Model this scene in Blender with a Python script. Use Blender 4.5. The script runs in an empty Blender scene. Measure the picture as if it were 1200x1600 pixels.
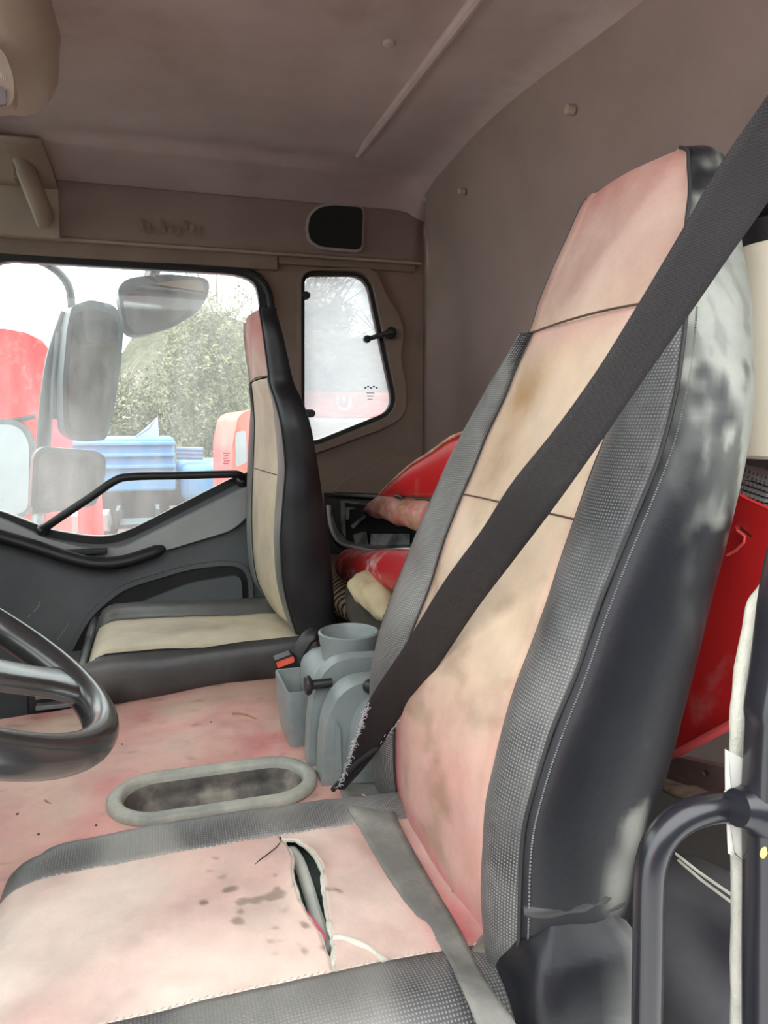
import bpy, bmesh, math, random
from mathutils import Vector, Matrix, noise
from mathutils.geometry import tessellate_polygon

sc = bpy.context.scene
# ------------------------------------------------------------------ camera
F_PX = 1156.0
YAW, PITCH = math.radians(17.3), math.radians(6.8)
CAM = Vector((0.0, 0.0, 1.02))
FW = Vector((math.sin(YAW)*math.cos(PITCH), math.cos(YAW)*math.cos(PITCH), -math.sin(PITCH)))
RT = Vector((math.cos(YAW), -math.sin(YAW), 0))
UP = RT.cross(FW)
cd = bpy.data.cameras.new('camera'); cam = bpy.data.objects.new('camera', cd)
sc.collection.objects.link(cam); sc.camera = cam
cd.sensor_fit = 'HORIZONTAL'; cd.sensor_width = 36; cd.lens = 36*F_PX/1200
cd.clip_start = 0.02; cd.clip_end = 200
cam.matrix_world = Matrix(((RT.x, UP.x, -FW.x, CAM.x), (RT.y, UP.y, -FW.y, CAM.y), (RT.z, UP.z, -FW.z, CAM.z), (0, 0, 0, 1)))

# ------------------------------------------------------------------ light
w = bpy.data.worlds.new('overcast_sky'); sc.world = w; w.use_nodes = True
nt = w.node_tree; bg = nt.nodes['Background']
tc = nt.nodes.new('ShaderNodeTexCoord'); sp = nt.nodes.new('ShaderNodeSeparateXYZ'); rp = nt.nodes.new('ShaderNodeValToRGB')
nt.links.new(tc.outputs['Generated'], sp.inputs[0]); nt.links.new(sp.outputs['Z'], rp.inputs[0])
rp.color_ramp.elements[0].position = 0.0; rp.color_ramp.elements[0].color = (.78, .84, .90, 1)
rp.color_ramp.elements[1].position = 0.6; rp.color_ramp.elements[1].color = (.98, .99, 1, 1)
nt.links.new(rp.outputs[0], bg.inputs[0]); bg.inputs[1].default_value = 3.0
sd = bpy.data.lights.new('veiled_sun', 'SUN'); sun = bpy.data.objects.new('veiled_sun', sd)
sc.collection.objects.link(sun); sd.energy = 4.5; sd.angle = math.radians(12); sd.color = (1, .97, .93)
sun.rotation_euler = Vector((0.30, -0.22, -1.0)).to_track_quat('-Z', 'Y').to_euler()
vs = sc.view_settings; vs.view_transform = 'Standard'; vs.look = 'None'; vs.gamma = 1; vs.use_curve_mapping = False
vs.exposure = 0.75
sc.cycles.max_bounces = 10; sc.cycles.diffuse_bounces = 6; sc.cycles.transparent_max_bounces = 24
sc.cycles.use_denoising = True; sc.cycles.sample_clamp_indirect = 8

# ------------------------------------------------------------------ helpers
R = random.Random(4)
def ray(x, y): return FW + RT*((x-600)/F_PX) + UP*((800-y)/F_PX)
def PY(x, y, Y): d = ray(x, y); return CAM + d*(Y/d.y)
def PX(x, y, X): d = ray(x, y); return CAM + d*(X/d.x)
def PZ(x, y, Z): d = ray(x, y); return CAM + d*((Z-CAM.z)/d.z)
def V(*a): return Vector(a)
def lin(c):
    return tuple((v/255/12.92 if v/255 <= .04045 else ((v/255+.055)/1.055)**2.4) for v in c)
def lerp(a, b, t): return a+(b-a)*t
def mixc(a, b, t):
    t = max(0, min(1, t)); return tuple(lerp(a[i], b[i], t) for i in range(3))
def sstep(a, b, x):
    t = max(0, min(1, (x-a)/(b-a))); return t*t*(3-2*t)
def nz(p, s, o=0): return noise.noise(Vector(p)*s+Vector((o, o*1.7, -o)))
def crm(pts, n):
    """smooth interpolation through tuples / vectors, n samples per span"""
    out = []
    P = [pts[0]]+list(pts)+[pts[-1]]
    for i in range(1, len(P)-2):
        a, b, c, d = P[i-1], P[i], P[i+1], P[i+2]
        for k in range(n):
            t = k/n
            out.append(tuple(.5*((2*b[j])+(-a[j]+c[j])*t+(2*a[j]-5*b[j]+4*c[j]-d[j])*t*t+(-a[j]+3*b[j]-3*c[j]+d[j])*t**3) for j in range(len(b))))
    out.append(tuple(pts[-1])); return out
WL = {}
def tag(o, label=None, cat=None, group=None, kind=None):
    if label: o['label'] = label
    if cat: o['category'] = cat
    if group: o['group'] = group
    if kind: o['kind'] = kind
    return o
def empty(name, loc, label=None, cat=None, group=None, kind=None):
    o = bpy.data.objects.new(name, None); sc.collection.objects.link(o); o.empty_display_size = .05
    o.location = loc; WL[o.name] = Vector(loc); return tag(o, label, cat, group, kind)
def obj(name, verts, faces, m, parent=None, smooth=True, uv=None, tint=None, bevel=0, solid=0, subd=0, auto=None, off=0):
    verts = [Vector(v) for v in verts]
    lo = Vector([min(v[i] for v in verts) for i in range(3)]); hi = Vector([max(v[i] for v in verts) for i in range(3)])
    c = (lo+hi)/2
    if parent is None: c.z = lo.z
    me = bpy.data.meshes.new(name); me.from_pydata([v-c for v in verts], [], faces)
    o = bpy.data.objects.new(name, me); sc.collection.objects.link(o)
    WL[o.name] = c.copy()
    if parent is not None: o.parent = parent; o.location = c-WL[parent.name]
    else: o.location = c
    me.materials.append(m)
    if uv:
        l = me.uv_layers.new(name='UVMap')
        for lp in me.loops: l.data[lp.index].uv = uv[lp.vertex_index]
    if tint:
        a = me.color_attributes.new('Tint', 'FLOAT_COLOR', 'POINT')
        for i, v in enumerate(verts):
            t = tint(v); a.data[i].color = (t[0], t[1], t[2], 1)
    if solid:
        s = o.modifiers.new('thickness', 'SOLIDIFY'); s.thickness = solid; s.offset = off
    if bevel:
        b = o.modifiers.new('bevel', 'BEVEL'); b.width = bevel; b.segments = 3; b.limit_method = 'ANGLE'; b.angle_limit = .6
    if subd:
        s = o.modifiers.new('sub', 'SUBSURF'); s.levels = subd; s.render_levels = subd
    if smooth:
        for p in me.polygons: p.use_smooth = True
        if auto is None and (bevel or not uv): auto = .6
        if auto:
            try: me.set_sharp_from_angle(angle=auto)
            except Exception: pass
    return o
class MB:
    def __init__(s): s.v = []; s.f = []; s.u = []
    def add(s, v, f):
        n = len(s.v); s.v += [Vector(x) for x in v]; s.f += [tuple(i+n for i in q) for q in f]; return s
    def box(s, lo, hi, M=None):
        (a, b, c), (d, e, f) = lo, hi
        v = [V(a,b,c),V(d,b,c),V(d,e,c),V(a,e,c),V(a,b,f),V(d,b,f),V(d,e,f),V(a,e,f)]
        if M: v = [M@x for x in v]
        return s.add(v, [(0,3,2,1),(4,5,6,7),(0,1,5,4),(1,2,6,5),(2,3,7,6),(3,0,4,7)])
    def tube(s, path, r, n=12, caps=True, flat=1.0):
        path = [Vector(p) for p in path]; N = len(path); rs = r if isinstance(r, (list, tuple)) else [r]*N
        up = None; v = []; f = []
        for i, p in enumerate(path):
            t = (path[min(i+1, N-1)]-path[max(i-1, 0)]).normalized()
            if up is None: up = t.orthogonal().normalized()
            up = (up-t*up.dot(t)).normalized(); sd = t.cross(up)
            for k in range(n):
                a = 2*math.pi*k/n; v.append(p+(up*math.cos(a)+sd*math.sin(a)*flat)*rs[i])
        for i in range(N-1):
            for k in range(n):
                k2 = (k+1) % n; f.append((i*n+k, i*n+k2, (i+1)*n+k2, (i+1)*n+k))
        if caps: f += [tuple(range(n-1, -1, -1)), tuple((N-1)*n+k for k in range(n))]
        return s.add(v, f)
    def lathe(s, prof, c, ax=V(0,0,1), n=32):
        ax = ax.normalized(); a = ax.orthogonal().normalized(); b = ax.cross(a); v = []; f = []
        for r, h in prof:
            for k in range(n):
                t = 2*math.pi*k/n; v.append(Vector(c)+ax*h+(a*math.cos(t)+b*math.sin(t))*max(r, 1e-4))
        for i in range(len(prof)-1):
            for k in range(n): k2 = (k+1) % n; f.append((i*n+k, i*n+k2, (i+1)*n+k2, (i+1)*n+k))
        return s.add(v, f)
    def plate(s, outer, holes, fn, d):
        """polygon with holes in 2D, mapped by fn(u,v,depth) and given thickness d"""
        polys = [outer]+list(holes); flat = [p for q in polys for p in q]; n = len(flat)
        tri = tessellate_polygon([[V(p[0], p[1], 0) for p in q] for q in polys])
        v = [fn(p[0], p[1], 0) for p in flat]+[fn(p[0], p[1], d) for p in flat]
        f = [tuple(t) for t in tri]+[tuple(i+n for i in reversed(t)) for t in tri]; k = 0
        for q in polys:
            m = len(q)
            for i in range(m): j = (i+1) % m; f.append((k+i, k+j, k+j+n, k+i+n))
            k += m
        return s.add(v, f)
    def blob(s, c, r, n=16, amp=.15, sc_=8, M=None, pw=1.0):
        v = []; f = []
        for i in range(n+1):
            th = math.pi*i/n
            for k in range(2*n):
                ph = math.pi*k/n
                d = V(math.sin(th)*math.cos(ph), math.sin(th)*math.sin(ph), math.cos(th))
                if pw != 1: d = V(*[math.copysign(abs(q)**pw, q) for q in d])
                q = V(d.x*r[0], d.y*r[1], d.z*r[2])*(1+amp*nz(Vector(c)+V(d.x*r[0], d.y*r[1], d.z*r[2]), sc_)+.45*amp*nz(Vector(c)+V(d.x*r[0], d.y*r[1], d.z*r[2]), sc_*2.7))
                if M: q = M@q
                v.append(Vector(c)+q)
        for i in range(n):
            for k in range(2*n): k2 = (k+1) % (2*n); f.append((i*2*n+k, (i+1)*2*n+k, (i+1)*2*n+k2, i*2*n+k2))
        return s.add(v, f)
    def make(s, name, m, parent=None, **k):
        return obj(name, s.v, s.f, m, parent, **k)
def grid(name, rows, m, parent=None, closed=False, flip=False, **k):
    """rows of points -> a sheet with UV in metres"""
    n = len(rows[0]); v = [p for r in rows for p in r]; f = []; uv = []
    vv = 0
    mid = n//2
    for i, r in enumerate(rows):
        if i: vv += (Vector(r[mid])-Vector(rows[i-1][mid])).length
        u = [0]
        for j in range(1, n): u.append(u[-1]+(Vector(r[j])-Vector(r[j-1])).length)
        h = u[mid]
        uv += [(x-h, vv) for x in u]
    for i in range(len(rows)-1):
        for j in range(n-1):
            q = (i*n+j, i*n+j+1, (i+1)*n+j+1, (i+1)*n+j); f.append(q[::-1] if flip else q)
        if closed: q = (i*n+n-1, i*n, (i+1)*n, (i+1)*n+n-1); f.append(q[::-1] if flip else q)
    return obj(name, v, f, m, parent, uv=uv, **k)
def bez2(pts, n=10): return [Vector(p) for p in crm([tuple(q) for q in pts], n)]
def roundpoly(pts, r, n=5):
    """round the corners of a 2D polygon; r a number or one per corner"""
    out = []; N = len(pts)
    for i in range(N):
        p = Vector(pts[i]); a = Vector(pts[i-1]); b = Vector(pts[(i+1) % N]); rr = r[i] if isinstance(r, (list, tuple)) else r
        if rr <= 0: out.append(tuple(p)); continue
        da = (a-p); db = (b-p); ra = min(rr, da.length*.48); rb = min(rr, db.length*.48)
        s = p+da.normalized()*ra; e = p+db.normalized()*rb
        for k in range(n+1):
            t = k/n; out.append(tuple(s*(1-t)**2+p*2*t*(1-t)+e*t*t))
    return out
def inset(poly, d):
    """offset a 2D outline inwards by d (negative: outwards)"""
    N = len(poly); out = []
    A = sum(poly[i][0]*poly[(i+1) % N][1]-poly[(i+1) % N][0]*poly[i][1] for i in range(N)); sg = 1 if A > 0 else -1
    for i in range(N):
        a = Vector(poly[i-1]); p = Vector(poly[i]); b = Vector(poly[(i+1) % N])
        t1 = (p-a); t2 = (b-p)
        t1 = t1.normalized() if t1.length > 1e-7 else t2.normalized(); t2 = t2.normalized() if t2.length > 1e-7 else t1
        n1 = V(-t1.y, t1.x); n2 = V(-t2.y, t2.x); n_ = (n1+n2); n_ = n_.normalized() if n_.length > 1e-5 else n1
        c = max(.4, n_.dot(n1)); q = p+n_*(d*sg/c); out.append((q.x, q.y))
    return out

# ------------------------------------------------------------------ materials
def mat(name, col=(.5,.5,.5), col2=None, ns=6, rough=.6, metal=0, bs=0, bump=0, bd=.002, dust=None, dc=None, ds=9, dl=(.5,.75),
        tint=False, perf=False, spec=.5, coat=0, weave=None, emit=None):
    m = bpy.data.materials.new(name); m.use_nodes = True; t = m.node_tree; N = t.nodes; L = t.links
    b = N['Principled BSDF']; b.inputs['Roughness'].default_value = rough; b.inputs['Metallic'].default_value = metal
    b.inputs['Specular IOR Level'].default_value = spec
    if coat: b.inputs['Coat Weight'].default_value = coat; b.inputs['Coat Roughness'].default_value = .15
    tc = N.new('ShaderNodeTexCoord'); co = tc.outputs['Object']
    def nt_(s, d=5, r=.55):
        n = N.new('ShaderNodeTexNoise'); n.inputs['Scale'].default_value = s; n.inputs['Detail'].default_value = d; n.inputs['Roughness'].default_value = r
        L.new(co, n.inputs['Vector']); return n.outputs['Fac']
    def ramp(s, lo, hi):
        r = N.new('ShaderNodeMapRange'); r.inputs['From Min'].default_value = lo; r.inputs['From Max'].default_value = hi; L.new(s, r.inputs['Value']); return r.outputs['Result']
    def mix(f, a, c, mode='MIX'):
        x = N.new('ShaderNodeMix'); x.data_type = 'RGBA'; x.blend_type = mode
        if isinstance(f, float): x.inputs[0].default_value = f
        else: L.new(f, x.inputs[0])
        for i, q in ((6, a), (7, c)):
            if isinstance(q, tuple): x.inputs[i].default_value = (*q, 1)
            else: L.new(q, x.inputs[i])
        return x.outputs[2]
    def math_(op, a, c=None):
        x = N.new('ShaderNodeMath'); x.operation = op
        for i, q in ((0, a), (1, c)):
            if q is None: continue
            if isinstance(q, (int, float)): x.inputs[i].default_value = q
            else: L.new(q, x.inputs[i])
        return x.outputs[0]
    if tint:
        a = N.new('ShaderNodeAttribute'); a.attribute_name = 'Tint'; c = a.outputs['Color']
        g = ramp(nt_(ns, 8, .65), .3, .7); c = mix(.5, c, mix(g, (.55,.55,.55), (1.4,1.38,1.35)), 'MULTIPLY')
    elif col2: c = mix(ramp(nt_(ns, 8, .6), .3, .7), tuple(col), tuple(col2))
    else: c = mix(.5, tuple(col), tuple(col))
    if dust: c = mix(math_('MULTIPLY', ramp(nt_(ds, 10, .65), *dl), dust), c, tuple(dc or (.55,.53,.48)))
    h = None
    if perf:
        uvn = tc.outputs['UV']; s2 = N.new('ShaderNodeSeparateXYZ'); L.new(uvn, s2.inputs[0]); k = 2*math.pi/perf
        sx = math_('SINE', math_('MULTIPLY', s2.outputs['X'], k)); sy = math_('SINE', math_('MULTIPLY', s2.outputs['Y'], k))
        d = ramp(math_('MULTIPLY', math_('ABSOLUTE', sx), math_('ABSOLUTE', sy)), .5, .8)
        d2 = math_('MULTIPLY', d, ramp(nt_(7, 4), .30, .62))
        c = mix(math_('MULTIPLY', d2, .7), c, (.30,.30,.295)); h = math_('MULTIPLY', d, -1.0)
    if weave:
        uvn = tc.outputs['UV']; s2 = N.new('ShaderNodeSeparateXYZ'); L.new(uvn, s2.inputs[0]); k = 2*math.pi/weave
        a1 = math_('SINE', math_('MULTIPLY', math_('ADD', s2.outputs['X'], s2.outputs['Y']), k)); a2 = math_('SINE', math_('MULTIPLY', math_('SUBTRACT', s2.outputs['X'], s2.outputs['Y']), k))
        h = math_('ADD', a1, a2)
    L.new(c, b.inputs['Base Color'])
    if bump:
        n = nt_(bs, 6, .6)
        if h is not None: n = math_('ADD', n, math_('MULTIPLY', h, .5))
        bp = N.new('ShaderNodeBump'); bp.inputs['Strength'].default_value = bump; bp.inputs['Distance'].default_value = bd
        L.new(n, bp.inputs['Height']); L.new(bp.outputs[0], b.inputs['Normal'])
    if emit: b.inputs['Emission Color'].default_value = (*emit, 1); b.inputs['Emission Strength'].default_value = 1
    return m
def glass(name, haze, hazecol, scale=3, streak=(1,1,1), lo=.35, hi=.7, mn=.1):
    m = bpy.data.materials.new(name); m.use_nodes = True; t = m.node_tree; N = t.nodes; L = t.links; N.clear()
    out = N.new('ShaderNodeOutputMaterial'); tr = N.new('ShaderNodeBsdfTransparent'); gl = N.new('ShaderNodeBsdfGlossy')
    gl.inputs['Roughness'].default_value = .03
    df = N.new('ShaderNodeBsdfDiffuse'); tl = N.new('ShaderNodeBsdfTranslucent')
    for q in (df, tl): q.inputs['Color'].default_value = (*hazecol, 1)
    tr.inputs['Color'].default_value = (.93,.97,.95,1)
    a = N.new('ShaderNodeMixShader'); a.inputs[0].default_value = .7; L.new(df.outputs[0], a.inputs[1]); L.new(tl.outputs[0], a.inputs[2])
    tc = N.new('ShaderNodeTexCoord'); mp = N.new('ShaderNodeMapping'); mp.inputs['Scale'].default_value = streak
    no = N.new('ShaderNodeTexNoise'); no.inputs['Scale'].default_value = scale; no.inputs['Detail'].default_value = 8; no.inputs['Roughness'].default_value = .65
    L.new(tc.outputs['Object'], mp.inputs[0]); L.new(mp.outputs[0], no.inputs['Vector'])
    r = N.new('ShaderNodeMapRange'); r.inputs['From Min'].default_value = lo; r.inputs['From Max'].default_value = hi
    r.inputs['To Min'].default_value = mn; r.inputs['To Max'].default_value = haze; L.new(no.outputs['Fac'], r.inputs['Value'])
    b = N.new('ShaderNodeMixShader'); L.new(r.outputs[0], b.inputs[0]); L.new(tr.outputs[0], b.inputs[1]); L.new(a.outputs[0], b.inputs[2])
    fr = N.new('ShaderNodeFresnel'); fr.inputs[0].default_value = 1.35
    c = N.new('ShaderNodeMixShader'); L.new(fr.outputs[0], c.inputs[0]); L.new(b.outputs[0], c.inputs[1]); L.new(gl.outputs[0], c.inputs[2])
    L.new(c.outputs[0], out.inputs[0]); return m

PINK = lin((190,146,136)); ROSE = lin((180,84,92)); BEIGE = lin((192,170,144)); SALMON = lin((184,136,120)); OCHRE = lin((146,108,58))
BLK = lin((19,20,25)); DUSTY = lin((150,150,142)); CHAR = lin((70,71,74))
M = {}
M['headliner'] = mat('brown_headliner_cloth', lin((186,166,160)), lin((164,143,136)), 3, .92, bs=420, bump=.35, bd=.001, dust=.45, dc=lin((128,104,92)), ds=4, dl=(.58,.8))
M['rearcloth'] = mat('rear_wall_cloth', lin((150,130,120)), lin((130,112,103)), 2.4, .95, bs=300, bump=.3, bd=.001, dust=.3, dc=lin((92,84,62)), ds=2, dl=(.5,.8))
M['trimbeige'] = mat('beige_trim_plastic', lin((176,158,138)), lin((150,132,116)), 3, .6, bs=300, bump=.15, bd=.0006)
M['wallbrown'] = mat('brown_pillar_trim', lin((148,128,112)), lin((124,105,90)), 4, .75, bs=260, bump=.2, bd=.0008, dust=.35, dc=lin((176,158,128)), ds=5, dl=(.5,.85))
M['doorgrey'] = mat('dark_grey_door_plastic', lin((118,121,122)), lin((98,101,102)), 4, .48, bs=350, bump=.22, bd=.0006, dust=.3, dc=lin((160,160,155)), ds=6, dl=(.6,.85))
M['doorlight'] = mat('light_grey_door_plastic', lin((186,188,185)), lin((150,153,151)), 3, .5, bs=300, bump=.15, bd=.0006, dust=.4, dc=lin((190,188,180)), ds=7, dl=(.5,.8))
M['black'] = mat('black_plastic', lin((28,28,29)), lin((42,42,42)), 6, .45, bs=200, bump=.12, bd=.0008)
M['gloss'] = mat('worn_glossy_black_plastic', lin((30,30,31)), lin((50,49,49)), 9, .27, bs=60, bump=.05, bd=.001, spec=.6, coat=.3)
M['tubeblk'] = mat('black_painted_tube', lin((22,22,27)), lin((34,34,40)), 5, .27, bs=40, bump=.06, bd=.001, spec=.65, dust=.6, dc=lin((150,148,142)), ds=28, dl=(.66,.76))
M['rubber'] = mat('black_rubber_seal', lin((26,26,26)), lin((46,45,44)), 9, .6)
M['grey'] = mat('grey_console_plastic', lin((142,152,151)), lin((114,125,125)), 7, .42, bs=250, bump=.2, bd=.0008, dust=.55, dc=lin((185,184,170)), ds=11, dl=(.5,.8))
M['vinyl'] = mat('pink_seat_vinyl', rough=.55, tint=True, ns=9, bs=170, bump=.3, bd=.0012, dust=.45, dc=lin((196,180,164)), ds=11, dl=(.42,.75))
M['blackvinyl'] = mat('black_seat_vinyl', rough=.40, tint=True, ns=12, bs=130, bump=.25, bd=.0014, spec=.34)
M['perf'] = mat('perforated_black_vinyl', rough=.42, tint=True, ns=9, bs=180, bump=.5, bd=.0012, perf=.0066, dust=.35, dc=lin((140,140,134)), ds=6, dl=(.45,.75))
M['cover'] = mat('faded_engine_cover_vinyl', rough=.62, tint=True, ns=7, bs=120, bump=.3, bd=.0015, dust=.6, dc=lin((196,178,158)), ds=6, dl=(.4,.75))
M['stitch'] = mat('pale_stitching', lin((190,186,172)), lin((150,146,134)), 30, .8)
M['foam'] = mat('pale_foam_strip', lin((205,203,190)), lin((176,176,162)), 20, .95, bs=160, bump=.8, bd=.003)
M['beltdark'] = mat('dark_brown_webbing', lin((40,34,34)), lin((30,27,28)), 5, .7, bs=300, bump=.35, bd=.0008, weave=.0028, dust=.3, dc=lin((84,74,70)), ds=14, dl=(.6,.8))
M['beltgrey'] = mat('dusty_grey_webbing', lin((118,118,112)), lin((98,99,95)), 5, .8, bs=300, bump=.4, bd=.0008, weave=.0028, dust=.6, dc=lin((156,154,142)), ds=12, dl=(.45,.7))
M['fray'] = mat('frayed_webbing_fibres', lin((190,190,192)), lin((150,150,154)), 30, .9)
M['red'] = mat('red_truck_paint', lin((206,44,44)), lin((180,34,36)), 3, .34, bs=30, bump=.05, bd=.001, spec=.4, dust=.5, dc=lin((205,150,140)), ds=16, dl=(.55,.8))
M['redrust'] = mat('scuffed_rusty_red_paint', lin((176,52,48)), lin((214,188,172)), 13, .6, bs=60, bump=.3, bd=.002, dust=.85, dc=lin((156,114,68)), ds=17, dl=(.46,.58))
M['rust'] = mat('rusty_steel', lin((110,90,84)), lin((78,60,54)), 8, .55, .3, bs=90, bump=.3, bd=.001, dust=.5, dc=lin((150,130,118)), ds=12)
M['cream'] = mat('cream_painted_metal', lin((226,218,196)), lin((206,198,176)), 2, .5, dust=.3, dc=lin((160,140,110)), ds=9, dl=(.6,.8))
M['white'] = mat('white_plastic', lin((214,213,204)), lin((190,190,180)), 8, .5)
M['redbtn'] = mat('red_release_button', lin((224,64,44)), lin((236,120,96)), 30, .35)
M['darkcloth'] = mat('dark_cloth', lin((44,42,38)), lin((66,62,52)), 12, .9, bs=120, bump=.5, bd=.002)
M['floor'] = mat('dark_floor_mat', lin((46,44,42)), lin((64,60,56)), 6, .85, bs=80, bump=.4)
M['dirt'] = mat('dark_debris', lin((52,40,34)), lin((96,72,56)), 40, .9)
M['greenfoam'] = mat('grey_green_seat_foam', lin((66,80,70)), lin((92,104,94)), 40, .95, bs=260, bump=1.0, bd=.003)
M['doorglass'] = glass('dusty_door_glass', .30, (.8,.82,.8), 2.6, (1,1,.35), .40, .75, .045)
M['quarterglass'] = glass('hazy_quarter_glass', .80, (.60,.64,.66), 6, (1,1,2.6), .36, .64, .52)
M['winglass'] = glass('clear_windscreen', .12, (.9,.9,.9), 3, (1,1,1), .4, .7, .03)
M['mirror'] = mat('mirror_glass', lin((150,146,142)), lin((120,112,108)), 4, .04, 1.0, dust=.2, dc=lin((170,170,164)), ds=5, dl=(.5,.85))
M['bluegrey'] = mat('faded_mirror_housing', lin((74,86,90)), lin((58,68,72)), 6, .4)

# ================================================================== STRUCTURE
WY = 2.25                      # inner face of the passenger side of the cab
def wallfn(y0): return lambda u, v, d: V(u, y0+d, v)
MB().box((-1.15, .34, -.06), (.86, WY+.05, 0)).make('floor', M['floor'], smooth=False, kind=None) if False else None
fl = MB().box((-1.15, .36, -.06), (.86, WY+.05, 0)).make('floor', M['floor'], smooth=False); tag(fl, kind='structure')

# door window outline (X,Z) and quarter window outline
def q2(x, y, Y=WY): p = PY(x, y, Y); return (p.x, p.z)
DW = [q2(-8,404), q2(396,428), q2(408,470), q2(402,735), q2(372,744), q2(192,836), q2(150,842), q2(78,830), q2(0,800)]
DW = DW+[(-.72, .835), (-.62, 1.20)]
DWr = roundpoly(DW, [.05,.09,.05,.03,.03,.06,.06,.03,.02,.05,.06], 5)
QW = [q2(474,430), q2(572,430), q2(614,626), q2(604,646), q2(495,690), q2(474,690)]
QWr = roundpoly(QW, [.03,.05,.03,.03,.02,.03], 5)
# wall panel on the passenger side, with the door opening and the quarter window cut out
DO = [(-.95,.03), (.345,.03), (.345,1.46), (-.45,1.49), (-.95,.98)]
DOr = roundpoly(DO, [.05,.05,.10,.06,.05], 5)
wallr = MB().plate([(-1.15,0), (.84,0), (.84,1.76), (-.50,1.76), (-1.15,.9)], [DOr, inset(QWr, -.006)], wallfn(WY), .05)
wallr = wallr.make('wall_right', M['wallbrown'], bevel=.006); tag(wallr, kind='structure')
# raised soft surround of the quarter window
sur_o = roundpoly([q2(464,421), q2(584,421), q2(600,462), q2(624,500), q2(629,530), q2(621,556), q2(632,600), q2(630,650), q2(600,668), q2(497,706), q2(464,716)], .035, 5)
MB().plate(sur_o, [inset(QWr, -.010)], wallfn(WY-.020), .022).make('surround_panel', M['wallbrown'], wallr, bevel=.013)
# front header strip over the door
hs = MB().box((-1.0, WY-.018, 1.468), (.37, WY+.01, 1.512)); hs.make('header_strip', M['wallbrown'], wallr, bevel=.004)
MB().box((.372, WY-.016, 1.488), (.80, WY+.01, 1.512)).make('header_strip', M['wallbrown'], wallr, bevel=.004)
# sunken corner panel low behind the passenger seat
tri = [q2(516,768), q2(600,716), q2(640,708), q2(690,720), q2(700,775)]
MB().plate(roundpoly(tri, .02), [], wallfn(WY-.012), .02).make('corner_panel', M['wallbrown'], wallr, bevel=.006)

# window_1: hinged quarter window
win = empty('window_1', (QW[2][0]-.1, WY, QW[3][1]), kind='structure')
MB().plate(inset(QWr, -.008), [inset(QWr, .003)], wallfn(WY-.004), .026).make('window_frame', M['rubber'], win, bevel=.004)
MB().plate(inset(QWr, .006), [], wallfn(WY+.010), .005).make('pane', M['quarterglass'], win, smooth=False)
for (hx, hy) in ((478,462), (486,646)):
    p = PY(hx, hy, WY-.01); b = MB().lathe([(0,-.012),(.011,-.012),(.012,-.006),(.012,.008)], p, V(0,1,0), 16)
    b.box((p.x-.022, p.y-.004, p.z-.012), (p.x, p.y+.012, p.z+.012)); b.make('hinge', M['black'], win, bevel=.002)
a = PY(573,530,WY-.02); b_ = PY(612,519,WY-.05)
lt = MB().tube([a, lerp(a, b_, .5), b_], [.0065,.008,.009], 10); lt.lathe([(0,-.014),(.011,-.012),(.012,0),(.009,.012)], a, V(0,1,0), 14)
lt.blob(b_+V(.004,.02,0), (.017,.03,.018), 8, 0).make('latch_handle', M['black'], win)
mk = MB()
for i in range(5):
    c = PY(571+i*4.4, 606-(i % 2)*2, WY+.008); mk.box((c.x-.003, c.y, c.z-.0022), (c.x+.003, c.y+.002, c.z+.0022))
for j in range(3):
    c = PY(579, 614+j*5, WY+.008); mk.box((c.x-.013+.002*j, c.y, c.z-.0011), (c.x+.012-.003*j, c.y+.002, c.z+.0011))
mk.make('etched_glass_mark', M['bluegrey'], win, smooth=False)

# rear wall with a rounded, forward-swelling vertical edge near the passenger side
rows = []
for i in range(25):
    z = 0+1.74*i/24; row = []
    for j in range(41):
        Y = .30+(WY-.30)*j/40; d = WY-Y
        x = .812+.060*sstep(.03, .17, d)*(1-sstep(1.30,1.68,z))-.01*math.sin(Y*5)
        x -= .05*sstep(1.60, 1.74, z)
        if d < .06: x += .01*(1-d/.06)
        row.append(V(x, Y, z))
    rows.append(row)
wr = grid('wall_rear', rows, M['rearcloth'], solid=.03, off=1); tag(wr, kind='structure')
# ceiling, with a cove along the passenger side and a shallow raised centre field
rows = []
for i in range(61):
    X = -.95+1.76*i/60; row = []
    for j in range(70):
        if j < 50:
            Y = .34+(2.03-.34)*j/49; z = 1.722
            z += .012*sstep(.50, .56, X)*0
            z += .010*(sstep(-.62,-.55,X)*(1-sstep(.53,.56,X)))*(1-sstep(1.90+.0*X,1.94,Y))
            z -= .0025*math.sin(X*9)*math.sin(Y*6)
        else:
            t = (j-49)/20; kk = 2.03+.10*sstep(.40,.75,X)
            Y = lerp(kk if t > .01 else 2.03, 2.20, t); z = 1.722-.018*sstep(0,.10,t)-.050*t**1.3
        z -= .03*sstep(.70, .81, X)**2
        row.append(V(X, Y, z))
    rows.append(row)
ce = grid('ceiling', rows, M['headliner'], solid=.03, off=1, flip=True); tag(ce, kind='structure')
# pressed bead running across the roof
pa = [PZ(560,240,1.727), PZ(600,184,1.727), PZ(680,82,1.727), PZ(745,0,1.727)]; pa = [V(.545, p.y, 1.727) for p in pa]+[V(.545,.8,1.727), V(.545,.45,1.727)]
MB().tube(bez2(pa, 8), .012, 10, flat=1).make('pressed_bead', M['headliner'], ce)
# vertical fascia under the cove
FY = 2.20
rows = []
for i in range(50):
    X = -.95+1.76*i/49
    rows.append([V(X, FY, 1.66), V(X, FY-.004, 1.65), V(X, FY-.002, 1.62), V(X, FY, 1.58), V(X, FY+.008, 1.53), V(X, FY+.016, 1.513), V(X, FY+.045, 1.51)])
fa = grid('trim_1', rows, M['rearcloth'], solid=.006, flip=True); tag(fa, kind='structure')
MB().box((-.95, FY+.008, 1.506), (.81, FY+.03, 1.514)).make('lower_edge_strip', M['trimbeige'], fa, bevel=.002)
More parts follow.
